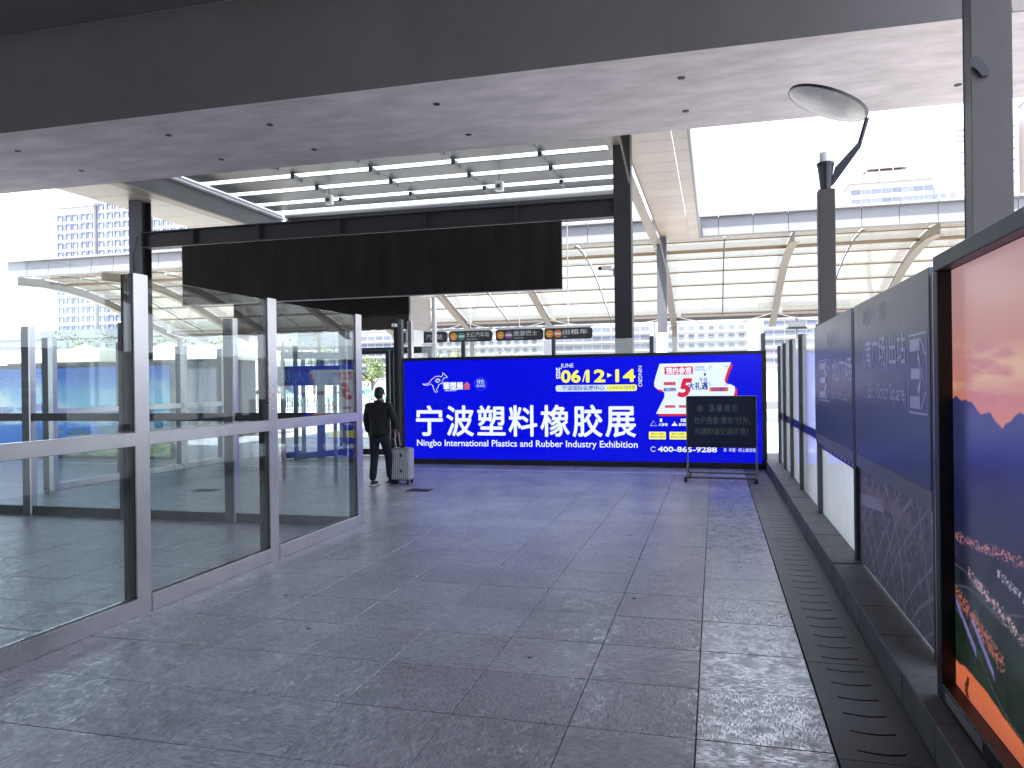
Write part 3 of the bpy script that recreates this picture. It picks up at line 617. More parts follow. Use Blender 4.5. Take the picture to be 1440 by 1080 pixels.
# ================================================================ STEEL PORTAL AND DARK BOARD
def hsec(parent, x, y, w_, d, z0, z1, m, name='column'):
    mb = MB(); t_ = .03
    mb.box(x-w_/2, x+w_/2, y, y+t_, z0, z1); mb.box(x-w_/2, x+w_/2, y+d-t_, y+d, z0, z1); mb.box(x-t_/2, x+t_/2, y+t_+.001, y+d-t_-.001, z0, z1)
    return mb.build(name, m, parent, bevel=.003)
pf = thing('steel_portal', 'black steel portal of two columns and a crossbeam behind the blue billboard', 'steel frame', (0, 16, 0))
MB().box(-2.0, -1.64, 0, .36, 0, 6.85).build('column', DSTEEL, pf, bevel=.006)
MB().box(-14.02, -13.66, 0, .03, 0, 6.85).build('column', GSTEEL, pf, bevel=.003); MB().box(-14.02, -13.66, .34, .37, 0, 6.85).build('column', DSTEEL, pf, bevel=.003)
MB().box(-13.86, -13.82, .032, .338, 0, 6.85).build('column_web', DSTEEL, pf)
MB().box(-13.655, -2.003, 0, .3, 5.10, 5.13).build('beam_flange', DSTEEL, pf); MB().box(-13.655, -2.003, 0, .3, 5.47, 5.50).build('beam_flange', DSTEEL, pf)
MB().box(-13.655, -2.003, .12, .15, 5.132, 5.468).build('beam_web', DSTEEL, pf)
for x_ in (-12.2, -10.4, -8.3, -6.2, -4.1): MB().box(x_-.02, x_+.02, .005, .118, 5.132, 5.468).build('stiffener', DSTEEL, pf)
MB().tube([(-13.75, -.01, 5.4), (-13.9, -.015, 4.9), (-13.86, -.012, 4.3), (-13.95, -.012, 3.6)], .008, 6).build('loose_wire', BLACK, pf)
db = thing('dark_board', 'long blank dark brown board hanging under the black portal beam', 'board', (0, 16, 0))
bx = [-12.51, -11.2, -9.9, -8.6, -7.3, -6.0, -4.6, -3.11]
for i, (a, b) in enumerate(zip(bx, bx[1:])): MB().box(a+.003, b-.003, .02+.002*(i % 2), .10, 3.655, 5.085).build('panel', BOARD, db, bevel=.003)
MB().box(-12.515, -3.105, .005, .11, 3.635, 3.652).build('bottom_trim', FASCIA, db)
cc = thing('security_camera', 'small white security camera bracketed to the black column right of the board', 'camera', (-2.0, 16, 4.0))
MB().box(-.03, .0, .05, .15, -.12, .04).build('bracket', WHITE, cc); MB().tube([(-.03, .1, 0), (-.10, .05, -.02)], .015, 8).build('arm', WHITE, cc)
MB().box(-.25, -.03, -.10, 0, -.02, .07).build('body', WHITE, cc, bevel=.012); MB().tube([(-.26, -.05, .025), (-.32, -.05, .02)], .04, 12).build('lens_hood', BLACK, cc)

# ================================================================ ROOF BEYOND THE DECK
rf = thing('canopy_roof', 'glazed steel canopy with teal grey slats and cream soffit edges beyond the concrete deck', 'canopy', (0, 0, 6.9))
# slats and bright gaps
ys = [(14.3, 14.72), (15.1, 15.9), (16.28, 17.02), (17.40, 18.22), (18.62, 19.48), (19.90, 20.5)]
XA = [-12.75, -10.05, -7.95, -5.85, -3.78, -2.15]
for a, b in ys:
    for p, q in zip(XA, XA[1:]): MB().box(p+.004, q-.004, a, b, 0, .05).build('slat', LOUV, rf, bevel=.004)
for (a, b) in ((14.72, 15.1), (15.9, 16.28), (17.02, 17.40), (18.22, 18.62), (19.48, 19.90), (20.5, 20.95)):
    MB().box(-12.75, -2.15, a+.005, b-.005, .02, .032).build('glass_strip', glass('roof_strip_glass', frost=.45), rf)
BR = MB().box(-.05, .05, -.22, .22, -.12, -.003).mesh('bracket', GSTEEL, bevel=.01)
for x_ in XA[1:-1]:
    for y_ in (14.9, 16.1, 17.2, 18.4, 19.7): link('bracket', BR, rf, (x_, y_, 0))
MB().tube([(-12.7, 21.05, -.02), (-2.15, 21.05, -.02)], .085, 12).build('edge_pipe', FASCIA, rf, smooth=True)
MB().box(-12.75, -2.15, 21.15, 21.3, -.30, .05).build('edge_beam', GSTEEL, rf)
# left edge: grey steel channel, cream soffit panels
MB().box(-13.0, -12.96, 14.3, 21.3, -.62, .06).build('edge_channel', GSTEEL, rf); MB().box(-13.12, -12.80, 14.3, 21.3, -.66, -.624).build('channel_flange', CREAM_ST, rf)
MB().tube([(-12.9, 14.3, -.08), (-12.9, 21.2, -.08)], .05, 8).build('edge_pipe', FASCIA, rf)
for k in range(12): MB().box(-14.75, -13.14, 14.3+1.2*k+.005, 15.5+1.2*k-.005, -.60, -.56).build('soffit_panel', CREAM, rf, bevel=.004)
# right edge
for k in range(17):
    MB().box(-1.83, -.83, 14.3+.86*k+.006, 15.16+.86*k-.006, -.04, .0).build('soffit_panel', CREAM, rf, bevel=.004)
    MB().box(-.818, -.49, 14.3+.86*k+.006, 15.16+.86*k-.006, -.04, .0).build('soffit_panel', CREAM, rf, bevel=.004)
MB().box(-.487, -.44, 14.3, 28.9, -.05, .55).build('edge_fascia', FASCIA, rf)
MB().box(-2.12, -1.85, 14.3, 28.9, -.32, -.30).build('beam_flange', CREAM_ST, rf); MB().box(-2.0, -1.97, 14.3, 28.9, -.298, .05).build('beam_web', CREAM_ST, rf)
MB().box(-1.848, -1.835, 14.3, 28.9, -.10, -.002).build('edge_lip', CREAM_ST, rf)
for (x_, y_) in ((-9.75, 18.3), (-5.1, 18.3)):
    sp = thing('hanging_speaker', ('small white speaker hanging under the slatted canopy, left one' if x_ < -6 else 'small white speaker hanging under the slatted canopy, right one'), 'speaker', (x_, y_, 6.55), 'small speakers under the slatted canopy')
    MB().box(-.10, .10, -.08, .08, -.14, .10).build('housing', WHITE, sp, bevel=.012); MB().tube([(0, 0, .10), (0, 0, .34)], .012, 6).build('rod', GSTEEL, sp)
    MB().tube([(0, -.083, -.03), (0, -.092, -.03)], .055, 14).build('grille', GSTEEL, sp)
cl = thing('canopy_column', 'slim grey steel column under the cream canopy edge, right of the black column', 'column', (-1.8, 28, 0))
MB().box(-.17, .17, 0, .3, 3.4, 6.82).build('shaft', GSTEEL, cl, bevel=.005); MB().box(-.172, .172, -.002, .302, 0, 3.395).build('cladding', WHITE, cl, bevel=.005)

# ================================================================ VAULTED CANOPY
vc = thing('vaulted_canopy', 'long vaulted canopy of translucent white sheets on cream ribs behind everything', 'canopy', (0, 0, 0))
prof = [(29.3, 7.02), (30.6, 7.08), (32.0, 7.0), (33.4, 6.82), (34.9, 6.5), (36.4, 6.08), (37.9, 5.6), (39.9, 5.05)]
CX0, CX1 = -32.2, 22.0
k = 0; x_ = CX0
while x_ < CX1-.1:
    MB().box(x_+.008, x_+1.192, 28.93, 28.98, 7.12, 7.60).build('fascia_panel', FASCIA, vc, bevel=.004)
    MB().box(x_+.008, x_+1.192, 28.74, 28.98, 7.603, 7.70).build('top_flange', FASCIA, vc, bevel=.004)
    MB().box(x_+.008, x_+1.192, 28.88, 28.98, 6.93, 7.115).build('bottom_lip', FASCIA, vc, bevel=.004); x_ += 1.2
MB().box(CX0, CX1, 29.0, 29.3, 6.95, 7.6).build('gutter', FASCIA, vc)
ribs = [-32.0, -27.2, -22.4, -17.6, -13.0, -8.4, -1.99, 2.82, 7.55, 12.4, 17.2, 21.9]
for X_ in ribs:
    up = [(y_, z_-.03) for y_, z_ in prof]+[(40.9, 4.75)]; lo = [(y_-.02, z_-.42) for y_, z_ in prof]+[(40.8, 4.35)]
    for y_i in range(len(up)-1):
        pass
    MB().prism(up+lo[::-1], X_-.02, X_+.02, 'x').build('rib_web', CREAM_ST, vc)
    fl = MB()
    for (a, b) in zip(lo, lo[1:]): fl.prism([a, b, (b[0], b[1]-.03), (a[0], a[1]-.03)], X_-.16, X_+.16, 'x')
    fl.build('rib_flange', CREAM_ST, vc)
for i, (y_, z_) in enumerate(prof):
    r_ = .075 if i == 2 else .03
    MB().tube([(CX0, y_, z_-.04-(.06 if i == 2 else 0)), (CX1, y_, z_-.04-(.06 if i == 2 else 0))], r_, 8).build('purlin', mat('warm_cream_purlin', (.17, .12, .065), .5), vc)
for a, b in zip(ribs, ribs[1:]):
    m_ = (a+b)/2
    br = MB()
    for (y_, z_), (y2_, z2_) in zip(prof, prof[1:]): br.tube([(m_, y_+.1, z_-.13), (m_, (y_+y2_)/2, (z_+z2_)/2-.08), (m_, y2_-.1, z2_-.12)], .03, 6)
    br.build('tie_rod', GSTEEL, vc)
    for (y_, z_), (y2_, z2_) in zip(prof, prof[1:]):
        for p, q in ((a+.02, m_-.02), (m_+.02, b-.02)):
            MB().prism([(y_+.01, z_), (y2_-.01, z2_), (y2_-.01, z2_+.015), (y_+.01, z_+.015)], p, q, 'x').build('roof_sheet', POLY, vc)
MB().box(CX0, CX1, 40.0, 40.3, 4.72, 5.10).build('far_beam', mat('brown_grey_beam', (.13, .12, .12), .6), vc)
for X_ in (-32, -22.4, -13, -1.99, 7.55, 17.2): MB().tube([(X_, 40.6, 0), (X_, 40.6, 4.6)], .14, 10).build('column', CREAM_ST, vc)
for a, b in zip(ribs, ribs[1:]):
    n_ = 14; MB().tube([(a+(b-a)*t, 39.6, 4.95-.42*4*(t)*(1-t)) for t in [i/n_ for i in range(n_+1)]], .022, 5).build('cable', WHITE, vc)
for X_ in ribs: MB().box(X_+.18, X_+.38, 39.3, 39.5, 4.9, 5.15).build('junction_box', WHITE, vc)

# ================================================================ ENTRANCE BOX behind the dark board
eb = thing('entrance_porch', 'dark flat roofed porch with a pale end behind the dark board', 'porch', (0, 18, 0))
MB().box(-12.46, -7.42, 0, .12, 3.06, 3.95).build('fascia', BOARD, eb, bevel=.004)
MB().box(-12.46, -7.42, .122, 1.4, 3.80, 3.95).build('roof', DSTEEL, eb); MB().box(-12.46, -12.34, .122, 1.4, 3.06, 3.79).build('fascia', DSTEEL, eb)
for y_ in (.6, 1.28): MB().box(-12.33, -7.43, y_, y_+.10, 3.3, 3.79).build('beam', DSTEEL, eb)
for a, b in ((3.06, 3.20), (3.203, 3.95)): MB().box(-7.415, -7.37, -.01, 1.4, a, b).build('end_panel', CREAM, eb, bevel=.004)
MB().box(-7.60, -7.38, .2, .9, 0, 3.055).build('column', WHITE, eb, bevel=.006); MB().box(-7.36, -7.27, 1.45, 1.6, 0, 4.0).build('column', WHITE, eb, bevel=.006)
for x_ in (-12.3, -9.9): MB().box(x_, x_+.2, 1.0, 1.2, 0, 3.3).build('column', GSTEEL, eb)

# ---------------------------------------------------------------- glass doors beyond the screens
def door_set(loc, label, leaves, w_=1.0, h=2.4, rz=0):
    t = thing('glass_door', label, 'glass door', loc, 'glass doors beyond the screens', rz); FR = mat('dark_teal_door_frame', (.035, .055, .065), .4, metal=.3)
    for k in range(leaves):
        a = k*w_+.01; b = (k+1)*w_-.01
        MB().box(a, a+.09, 0, .05, 0, h).build('stile', FR, t, bevel=.003); MB().box(b-.09, b, 0, .05, 0, h).build('stile', FR, t, bevel=.003)
        MB().box(a+.092, b-.092, 0, .05, .02, .16).build('rail', FR, t); MB().box(a+.092, b-.092, 0, .05, h-.09, h).build('rail', FR, t)
        MB().box(a+.092, b-.092, .02, .03, .162, h-.092).build('glass_pane', GLASS, t)
        hx = b-.16 if k % 2 == 0 else a+.16
        MB().tube([(hx, -.05, .75), (hx, -.05, 1.35)], .016, 8).build('handle', STEEL, t)
    MB().box(0, leaves*w_, -.005, .055, h+.003, h+.06).build('lintel', FR, t)
    return t
door_set((-8.95, 15.1, 0), 'pair of dark framed glass doors standing edge on, under the dark porch', 2, .75, 2.35, R(68))
door_set((-9.35, 15.25, 0), 'single dark framed glass door beside the edge on pair', 1, .75, 2.35, R(76))
t = door_set((-8.35, 16.5, 0), 'dark glazed door frame in the opening beside the man', 2, 1.05, 2.46, 0)
bs = thing('blue_sign', 'blue hanging direction sign with white characters seen through the glass screen', 'sign', (-6.84, 12, 1.83))
MB().box(-.61, .61, 0, .04, -.17, .17).build('face', mat('navy_sign_face', (.02, .06, .16), .3), bs, bevel=.01)
MB().box(-.61+.30, .60, -.003, -.0005, -.165, .06).build('lighter_band', mat('mid_blue_film', (.05, .14, .36), .3), bs)
for ch, x_ in zip('员人内', (-.56, -.28, .0)): text(ch, .24, mat('sky_blue_lettering', (.16, .32, .55), .4), bs, (x_, -.006, -.10), 'front', .0)
for x_ in (-.5, .5): MB().tube([(x_, .02, .17), (x_, .02, .6)], .008, 6).build('rod', GSTEEL, bs); MB().box(x_-.03, x_+.03, .005, .035, -1.83, -.173).build('leg', STEEL, bs)

# ---------------------------------------------------------------- hanging direction signs
HS = mat('charcoal_sign_face', (.05, .05, .055), .35)
for (a, b, tx, en, cl2, lab) in ((-8.5, -7.12, '汽车站', 'Bus Station', None, 'charcoal hanging sign half hidden by the pale porch end'),
                            (-7.07, -5.83, '长途汽车站', 'Coach Station', (.05, .35, .25), 'charcoal hanging sign with an orange and a green disc reading coach station'),
                            (-5.73, -4.41, '旅游巴士', 'Tourist Bus', (.32, .12, .42), 'charcoal hanging sign with an orange and a purple disc reading tourist bus'),
                            (-4.38, -3.09, '出租车', 'Taxi', (.75, .22, .05), 'charcoal hanging sign with two orange discs reading taxi')):
    t = thing('hanging_sign', lab, 'hanging sign', (a, 20, 0), 'charcoal hanging signs above the billboard')
    W = b-a; z0, z1 = 2.80, 3.10; r = .07; poly = []
    for cx, cz, a0 in ((W-r, z0+r, -90), (W-r, z1-r, 0), (r, z1-r, 90), (r, z0+r, 180)): poly += [(cx+r*math.cos(R(a0+q)), cz+r*math.sin(R(a0+q))) for q in (0, 30, 60, 90)]
    MB().prism(poly, 0, .05, 'y').build('face', HS, t)
    OR = mat('orange_disc', (.85, .35, .03), .4)
    if cl2:
        MB().tube([(.14, -.008, 2.95), (.14, -.002, 2.95)], .105, 20).build('disc', OR, t); MB().tube([(.37, -.008, 2.95), (.37, -.002, 2.95)], .105, 20).build('disc', mat('disc_'+tx, cl2, .4), t)
        text('→', .15, WHITE, t, (.06, -.010, 2.89), 'front', .002); MB().box(.29, .45, -.011, -.009, 2.92, 2.98).build('bus_icon', WHITE, t)
        text(tx, .145, WHITE, t, (.50, -.004, 2.935), 'front', .001, width=min(W-.56, .66)); text(en, .06, WHITE, t, (.50, -.004, 2.85), 'front', 0)
    else: text(tx, .16, WHITE, t, (W-.62, -.004, 2.90), 'front', .001, width=.48)
    MB().box(-.02, W+.02, -.01, .06, 3.105, 3.16).build('top_rail', WHITE, t)
    MB().tube([(W*.5, .025, 3.16), (W*.5, .025, 6.4 if a > -4.5 else 5.6)], .02, 6).build('rod', WHITE, t)
# small screens of the far side
# ================================================================ STREET LAMP
sl = thing('street_lamp', 'tilted round disc street lamp on a square brown pole behind the north exit sign', 'street lamp', (1.41, 10.6, 0))
POLE = mat('brown_grey_pole', (.055, .047, .048), .5, var=.2, scale=3)
MB().box(-.10, .10, -.10, .10, 0, 4.09).build('pole', POLE, sl, bevel=.008)
NV = mat('navy_casting', (.018, .02, .03), .4)
mb = MB(); mb.tube([(0, 0, 4.09), (0, 0, 4.40)], .065, 16, .10); mb.tube([(0, 0, 4.40), (0, 0, 4.44)], .108, 16); mb.build('socket', NV, sl, smooth=False)
MB().tube([(0, 0, 4.44), (0, 0, 4.57)], .075, 16).build('cap', WHITE, sl)
MB().prism([(.05, 4.12), (.11, 4.37), (.38, 4.66), (.43, 4.665), (.42, 4.60), (.10, 4.16)], -.03, .03, 'y').build('arm', NV, sl, bevel=.005)
MB().tube([(.40, 0, 4.62), (.50, 0, 4.97)], .028, 10).build('arm', NV, sl)
# disc: rim to the right end at (.50,4.97), far end up left
ax = Vector((-.93, 0, .44)).normalized()
dm = MB(); n_ = 40
for (r0, z0, r1, z1) in ((.0, -.065, .25, -.055), (.25, -.055, .42, -.03), (.42, -.03, .50, 0)):
    A = [dm.bm.verts.new((r0*math.cos(2*math.pi*k/n_), r0*math.sin(2*math.pi*k/n_), z0)) for k in range(n_)]; B = [dm.bm.verts.new((r1*math.cos(2*math.pi*k/n_), r1*math.sin(2*math.pi*k/n_), z1)) for k in range(n_)]
    for k in range(n_): dm.bm.faces.new((A[k], A[(k+1) % n_], B[(k+1) % n_], B[k]))
bmesh.ops.remove_doubles(dm.bm, verts=dm.bm.verts, dist=.0005)
dome = dm.build('diffuser', mat('milky_diffuser', (.50, .48, .46), .25, var=.15, scale=4), sl, smooth=True)
rim = MB().tube([(0, 0, 0), (0, 0, .035)], .515, 40).build('rim', NV, sl)
q = Vector((0, 0, 1)).rotation_difference(Vector((.40, -.02, .92)).normalized())
for o in (dome, rim): o.rotation_mode = 'QUATERNION'; o.rotation_quaternion = q; o.location = (.03, 0, 5.19)

# ================================================================ RIGHT PILLAR
pl = thing('steel_pillar', 'thick brown grey steel pillar rising behind the sunset light box', 'pillar', (2.2, 7.53, 0))
PM = mat('brown_grey_pillar', (.065, .057, .062), .5, var=.22, scale=1.6, rvar=.1)
MB().box(0, .32, 0, .02, 0, 7.45).build('flange', PM, pl, bevel=.003); MB().box(.0, .32, .215, .235, 0, 7.45).build('flange', PM, pl, bevel=.003); MB().box(.004, .02, .022, .213, 0, 7.45).build('side_plate', mat('lighter_pillar_side', (.13, .125, .145), .45), pl)
MB().prism([(-.03, 4.42), (.03, 4.45), (.12, 4.34), (.12, 4.27), (.07, 4.27)], -.05, -.003, 'y').build('bracket', NV, pl)

# ================================================================ PERSON AND SUITCASE
def skin(name, joints, edges, m, parent, levels=2, root=0):
    me = bpy.data.meshes.new(name); me.from_pydata([j[0] for j in joints], edges, [])
    o = bpy.data.objects.new(name, me); col.objects.link(o); o.modifiers.new('s', 'SKIN')
    for i, j in enumerate(joints):
        r = j[1]; me.skin_vertices[0].data[i].radius = r if isinstance(r, tuple) else (r, r); me.skin_vertices[0].data[i].use_root = (i == root)
    o.modifiers.new('d', 'SUBSURF').levels = levels; bpy.context.view_layer.update()
    m2 = bpy.data.meshes.new_from_object(o.evaluated_get(bpy.context.evaluated_depsgraph_get())); bpy.data.objects.remove(o)
    for p in m2.polygons: p.use_smooth = True
    m2.materials.clear(); m2.materials.append(m); m2.name = name
    return link(name, m2, parent)
pn = thing('person', 'man seen from behind in a dark jacket and jeans, walking out with a suitcase', 'person', (-5.35, 11.65, 0))
SKIN = mat('skin', (.30, .18, .13), .55); JAC = mat('black_jacket_cloth', (.007, .007, .008), .8, bump=.3, bscale=40); JEAN = mat('dark_denim', (.010, .013, .024), .85, bump=.2, bscale=80)
HAIR = mat('black_hair', (.008, .007, .007), .6, bump=.5, bscale=60); SHOE = mat('dark_trainer', (.05, .03, .03), .6)
# body (head, neck, trunk, arms, legs) as one surface; +y is the way he walks, x to his right
J = [((0, 0, .86), (.13, .09)), ((0, .0, 1.0), (.125, .085)), ((.0, .01, 1.16), (.15, .095)), ((0, .0, 1.29), (.15, .085)), ((0, .005, 1.375), (.05, .05)), ((.0, .015, 1.42), (.048, .05)), ((.0, .03, 1.50), (.070, .085)), ((0, .035, 1.565), (.062, .075)),
     ((-.17, 0, 1.30), .055), ((-.225, .03, 1.06), .043), ((-.235, .13, .84), .033), ((-.232, .155, .78), .03),
     ((.17, 0, 1.30), .055), ((.265, -.02, 1.08), .043), ((.235, .10, .90), .034), ((.215, .14, .86), .03),
     ((-.085, 0, .80), .085), ((-.10, .03, .45), .055), ((-.105, -.06, .09), .038), ((.085, .02, .80), .085), ((.09, .16, .46), .055), ((.085, .22, .10), .038)]
Ed = [(0, 1), (1, 2), (2, 3), (3, 4), (4, 5), (5, 6), (6, 7), (3, 8), (8, 9), (9, 10), (10, 11), (3, 12), (12, 13), (13, 14), (14, 15), (0, 16), (16, 17), (17, 18), (0, 19), (19, 20), (20, 21)]
skin('body', J, Ed, SKIN, pn)
JJ = [((0, 0, .74), (.178, .13)), ((0, -.01, .93), (.165, .12)), ((0, -.01, 1.12), (.18, .125)), ((0, -.005, 1.27), (.17, .11)), ((0, .005, 1.365), (.075, .07)),
      ((-.185, -.005, 1.30), .075), ((-.24, .02, 1.07), .066), ((-.245, .115, .86), .050), ((.185, -.005, 1.30), .075), ((.285, -.03, 1.07), .066), ((.245, .075, .92), .050)]
skin('jacket', JJ, [(0, 1), (1, 2), (2, 3), (3, 4), (3, 5), (5, 6), (6, 7), (3, 8), (8, 9), (9, 10)], JAC, pn)
TJ = [((0, 0, .90), (.15, .11)), ((-.09, .0, .76), .098), ((-.105, .03, .45), .072), ((-.108, -.055, .07), .062), ((.09, .02, .76), .098), ((.095, .16, .46), .072), ((.09, .215, .08), .062)]
skin('trousers', TJ, [(0, 1), (1, 2), (2, 3), (0, 4), (4, 5), (5, 6)], JEAN, pn)
h = MB(); h.ball((0, .022, 1.545), .088, .95, 1.10, .92, 20, 14); h.ball((0, -.012, 1.495), .078, .98, .85, .95, 16, 12); ho = h.build('hair', HAIR, pn, smooth=True)
for s in (-1, 1): MB().ball((s*.082, .04, 1.50), .026, .4, .8, 1.2, 10, 8).build('ear', SKIN, pn, smooth=True)
fc = MB(); fc.ball((0, .118, 1.49), .018, .8, 1, 1.3, 8, 6); fc.build('nose', SKIN, pn, smooth=True)
col_ = MB().tube([(.07*math.cos(a), .01+.07*math.sin(a), 1.385) for a in np.linspace(0, 2*math.pi, 20)], .018, 6).build('collar', JAC, pn, smooth=True)
def shoe(x, y, rz, pitch):
    o = skin('shoe', [((0, -.07, .045), (.040, .040)), ((0, .03, .042), (.045, .038)), ((0, .14, .032), (.045, .028)), ((0, .19, .028), (.035, .022))], [(0, 1), (1, 2), (2, 3)], SHOE, pn)
    o.location = (x, y, 0 if pitch == 0 else .012); o.rotation_euler = (R(pitch), 0, rz)
    s_ = MB().box(-.048, .048, -.105, .205, 0, .02).build('sole', WHITE if x < 0 else SHOE, o, bevel=.008); return o
shoe(-.108, -.02, R(8), 0); shoe(.09, .24, R(-4), -6)
def hand(x, y, z, sgn, down):
    """palm, four curled fingers and a thumb"""
    P = [((0, 0, 0), (.018, .026)), ((0, .01, -.04), (.016, .036)), ((0, .02, -.08), (.015, .038))]; E_ = [(0, 1), (1, 2)]
    for k in range(4):
        b = len(P); dy = -.012+.018*k+.0; L_ = (.9, 1.05, 1, .8)[k]
        P += [((0, .0+dy, -.088), .0085), ((-sgn*.012, dy+.004, -.088-.03*L_), .008), ((-sgn*.032, dy+.004, -.088-.045*L_), .0075), ((-sgn*.046, dy+.004, -.088-.035*L_), .007)]
        E_ += [(2, b), (b, b+1), (b+1, b+2), (b+2, b+3)]
    b = len(P); P += [((-sgn*.012, .042, -.045), .010), ((-sgn*.022, .058, -.075), .009), ((-sgn*.030, .060, -.098), .008)]; E_ += [(1, b), (b, b+1), (b+1, b+2)]
    o = skin('hand', P, E_, SKIN, pn, 1); o.location = (x, y, z); return o
hand(-.232, .155, .79, -1, 1); hand(.215, .14, .87, 1, 1)

sc_ = thing('suitcase', 'silver ribbed aluminium wheeled suitcase standing beside the man', 'suitcase', (-5.06, 11.93, 0))
ALU = mat('ribbed_aluminium', (.72, .74, .75), .35, metal=.35, var=.12, scale=6); 
MB().box(-.155, .155, -.11, .11, .06, .60).build('shell', mat('grey_aluminium_shell', (.26, .27, .28), .4, metal=.4, var=.15), sc_, bevel=.02)
rb = MB()
for k in range(9): rb.box(-.146+.0345*k, -.146+.0345*k+.018, -.120, -.109, .085, .575)
rb.build('ribs', ALU, sc_)
rb = MB()
for k in range(6): rb.box(.154, .161, -.09+.034*k, -.09+.034*k+.014, .085, .575); rb.box(-.161, -.154, -.09+.034*k, -.09+.034*k+.014, .085, .575)
rb.build('ribs', ALU, sc_)
for x_ in (-.125, .125):
    for z_ in (.075, .555): MB().box(x_-.028, x_+.028, -.122, -.112, z_, z_+.035).build('corner_guard', STEEL, sc_, bevel=.004)
    for y_ in (-.085, .085):
        MB().tube([(x_-.012, y_, .028), (x_+.012, y_, .028)], .028, 12).build('wheel', BLACK, sc_); MB().box(x_-.02, x_+.02, y_-.02, y_+.02, .05, .064).build('wheel_mount', FRM, sc_)
for z_ in (.20, .46): MB().box(.0, .035, -.125, -.112, z_, z_+.05).build('latch', FRM, sc_, bevel=.003)
MB().box(-.05, .05, -.02, .02, .60, .635).build('top_handle', FRM, sc_, bevel=.01)
hl = MB(); hl.tube([(-.14, .06, .60), (-.165, .03, .86)], .007, 8); hl.tube([(-.06, .06, .60), (-.085, .03, .86)], .007, 8); hl.build('telescopic_rod', STEEL, sc_)
MB().tube([(-.175, .03, .865), (-.075, .03, .865)], .014, 8).build('pull_grip', FRM, sc_)

# floor drain covers
for i, (x_, y_, lab) in enumerate(((-4.47, 11.2, 'small dark metal drain cover set flush in the tiles in front of the suitcase'), (-7.9, 10.6, 'small dark metal drain cover set flush in the tiles behind the glass screen'))):
    t = thing('drain_grate', lab, 'drain grate', (x_, y_, .004)); MB().box(-.19, .19, -.13, -.11, 0, .006).build('frame', STEEL_DK, t); MB().box(-.19, .19, .11, .13, 0, .006).build('frame', STEEL_DK, t)
    for k in range(9): MB().box(-.185+.043*k, -.185+.043*k+.024, -.108, .108, 0, .005).build('bar', STEEL_DK, t)

# ================================================================ BLUE LANDSCAPE LIGHT BOX, left behind the glass
bb = thing('light_box', 'bright blue landscape light box with lake and meadow, seen through glass', 'billboard', (0, 15, 0))
bx0, bx1 = -19.0, -12.1
MB().box(bx0, bx1, .03, .2, .0, 2.2).build('case', FRM, bb)
for a, b, c, d in ((bx0-.03, bx1+.03, 2.15, 2.24), (bx0-.03, bx1+.03, 0, .06)): MB().box(a, b, -.03, .028, c, d).build('frame', FRM, bb)
def lake(U, V):
    x = U*6.9; z = V*2.09
    s = mix3(lin(120, 205, 250), lin(0, 110, 225), sstep(1.2, 2.0, z)); c = sstep(.45, .7, fbm(x*1.1, z*2.2, 5))*sstep(1.95, 1.3, z); s = mix3(s, lin(215, 240, 250), c*.9)
    rid = .95+.45*fbm(x*.9+8, x*0, 5)-.05; m1 = sstep(0, .02, rid-z); mc = mix3(lin(20, 90, 190), lin(120, 190, 235), sstep(.4, .62, fbm(x*5, z*7, 4))); s = mix3(s, mc, m1)
    lk = sstep(.02, 0, z-.72); s = mix3(s, lin(0, 120, 235), lk)
    tr = .62+.35*sstep(4.2, 6.6, x)+.18*sstep(2.8, .8, x)+.25*(fbm(x*5, x*0+3, 4)-.5); f = fbm(x*12, z*14, 4); tc_ = mix3(lin(18, 60, 95), lin(80, 140, 150), sstep(.4, .65, f)); s = mix3(s, tc_, sstep(0, .03, tr-z)*(f > .45)*sstep(4.0, 2.6, np.abs(x-6.4)+0*x)+0)
    md = .42+.1*sstep(3, 6, x)+.05*fbm(x*3, x*0, 3); s = mix3(s, mix3(lin(70, 110, 90), lin(160, 176, 130), sstep(.3, .7, fbm(x*6, z*22, 5))), sstep(0, .03, md-z)*sstep(3.4, 4.6, x))
    dots = (vn(x*40, z*40) > .8)*(np.abs(z-.95) < .06)*(x > 4.3); return mix3(s, (1, 1, 1), dots*.8)
printed('picture', 300, 100, lake, lambda U, V: (bx0+U*(bx1-bx0), .02+0*U, .06+V*2.09), vcol('lake_film', emit=.75, rough=.3), bb)

# ================================================================ STREET SIDE, far left beyond the screens
def car(label, loc, rz, body_m, door_m):
    t = thing('taxi', label, 'taxi', loc, 'green and white taxis by the fence', rz)
    pts = [(-2.25, .35), (2.2, .35), (2.28, .62), (2.15, .80), (1.15, .93), (.55, 1.38), (-.95, 1.42), (-1.7, 1.0), (-2.2, .92)]
    MB().prism(pts, -.85, .85, 'y').build('body', body_m, t, bevel=.05)
    MB().box(-2.0, 2.0, -.862, -.852, .40, .66).build('door_band', door_m, t)
    gp_ = [(-1.45, 1.0), (1.0, .96), (.50, 1.33), (-.90, 1.36)]
    for s in (-1, 1): MB().prism(gp_, s*.853, s*.858, 'y').build('side_window', mat('car_glass', (.03, .04, .05), .1), t)
    for x_ in (-1.4, 1.4):
        for s in (-1, 1):
            wh = MB().tube([(x_, s*.80, .33), (x_, s*.88, .33)], .33, 18).build('wheel', BLACK, t); MB().tube([(x_, s*.882, .33), (x_, s*.895, .33)], .20, 14).build('rim', STEEL, wh)
    MB().box(-.3, -.05, -.2, .2, 1.425, 1.55).build('roof_sign', WHITE, t, bevel=.02)
    for s in (-1, 1): MB().box(2.22, 2.30, s*.6-.14, s*.6+.14, .60, .74).build('headlight', WHITE, t, bevel=.02); MB().box(-2.26, -2.19, s*.65-.12, s*.65+.12, .7, .88).build('tail_light', mat('tail_red', (.4, .02, .02), .3), t)
    return t
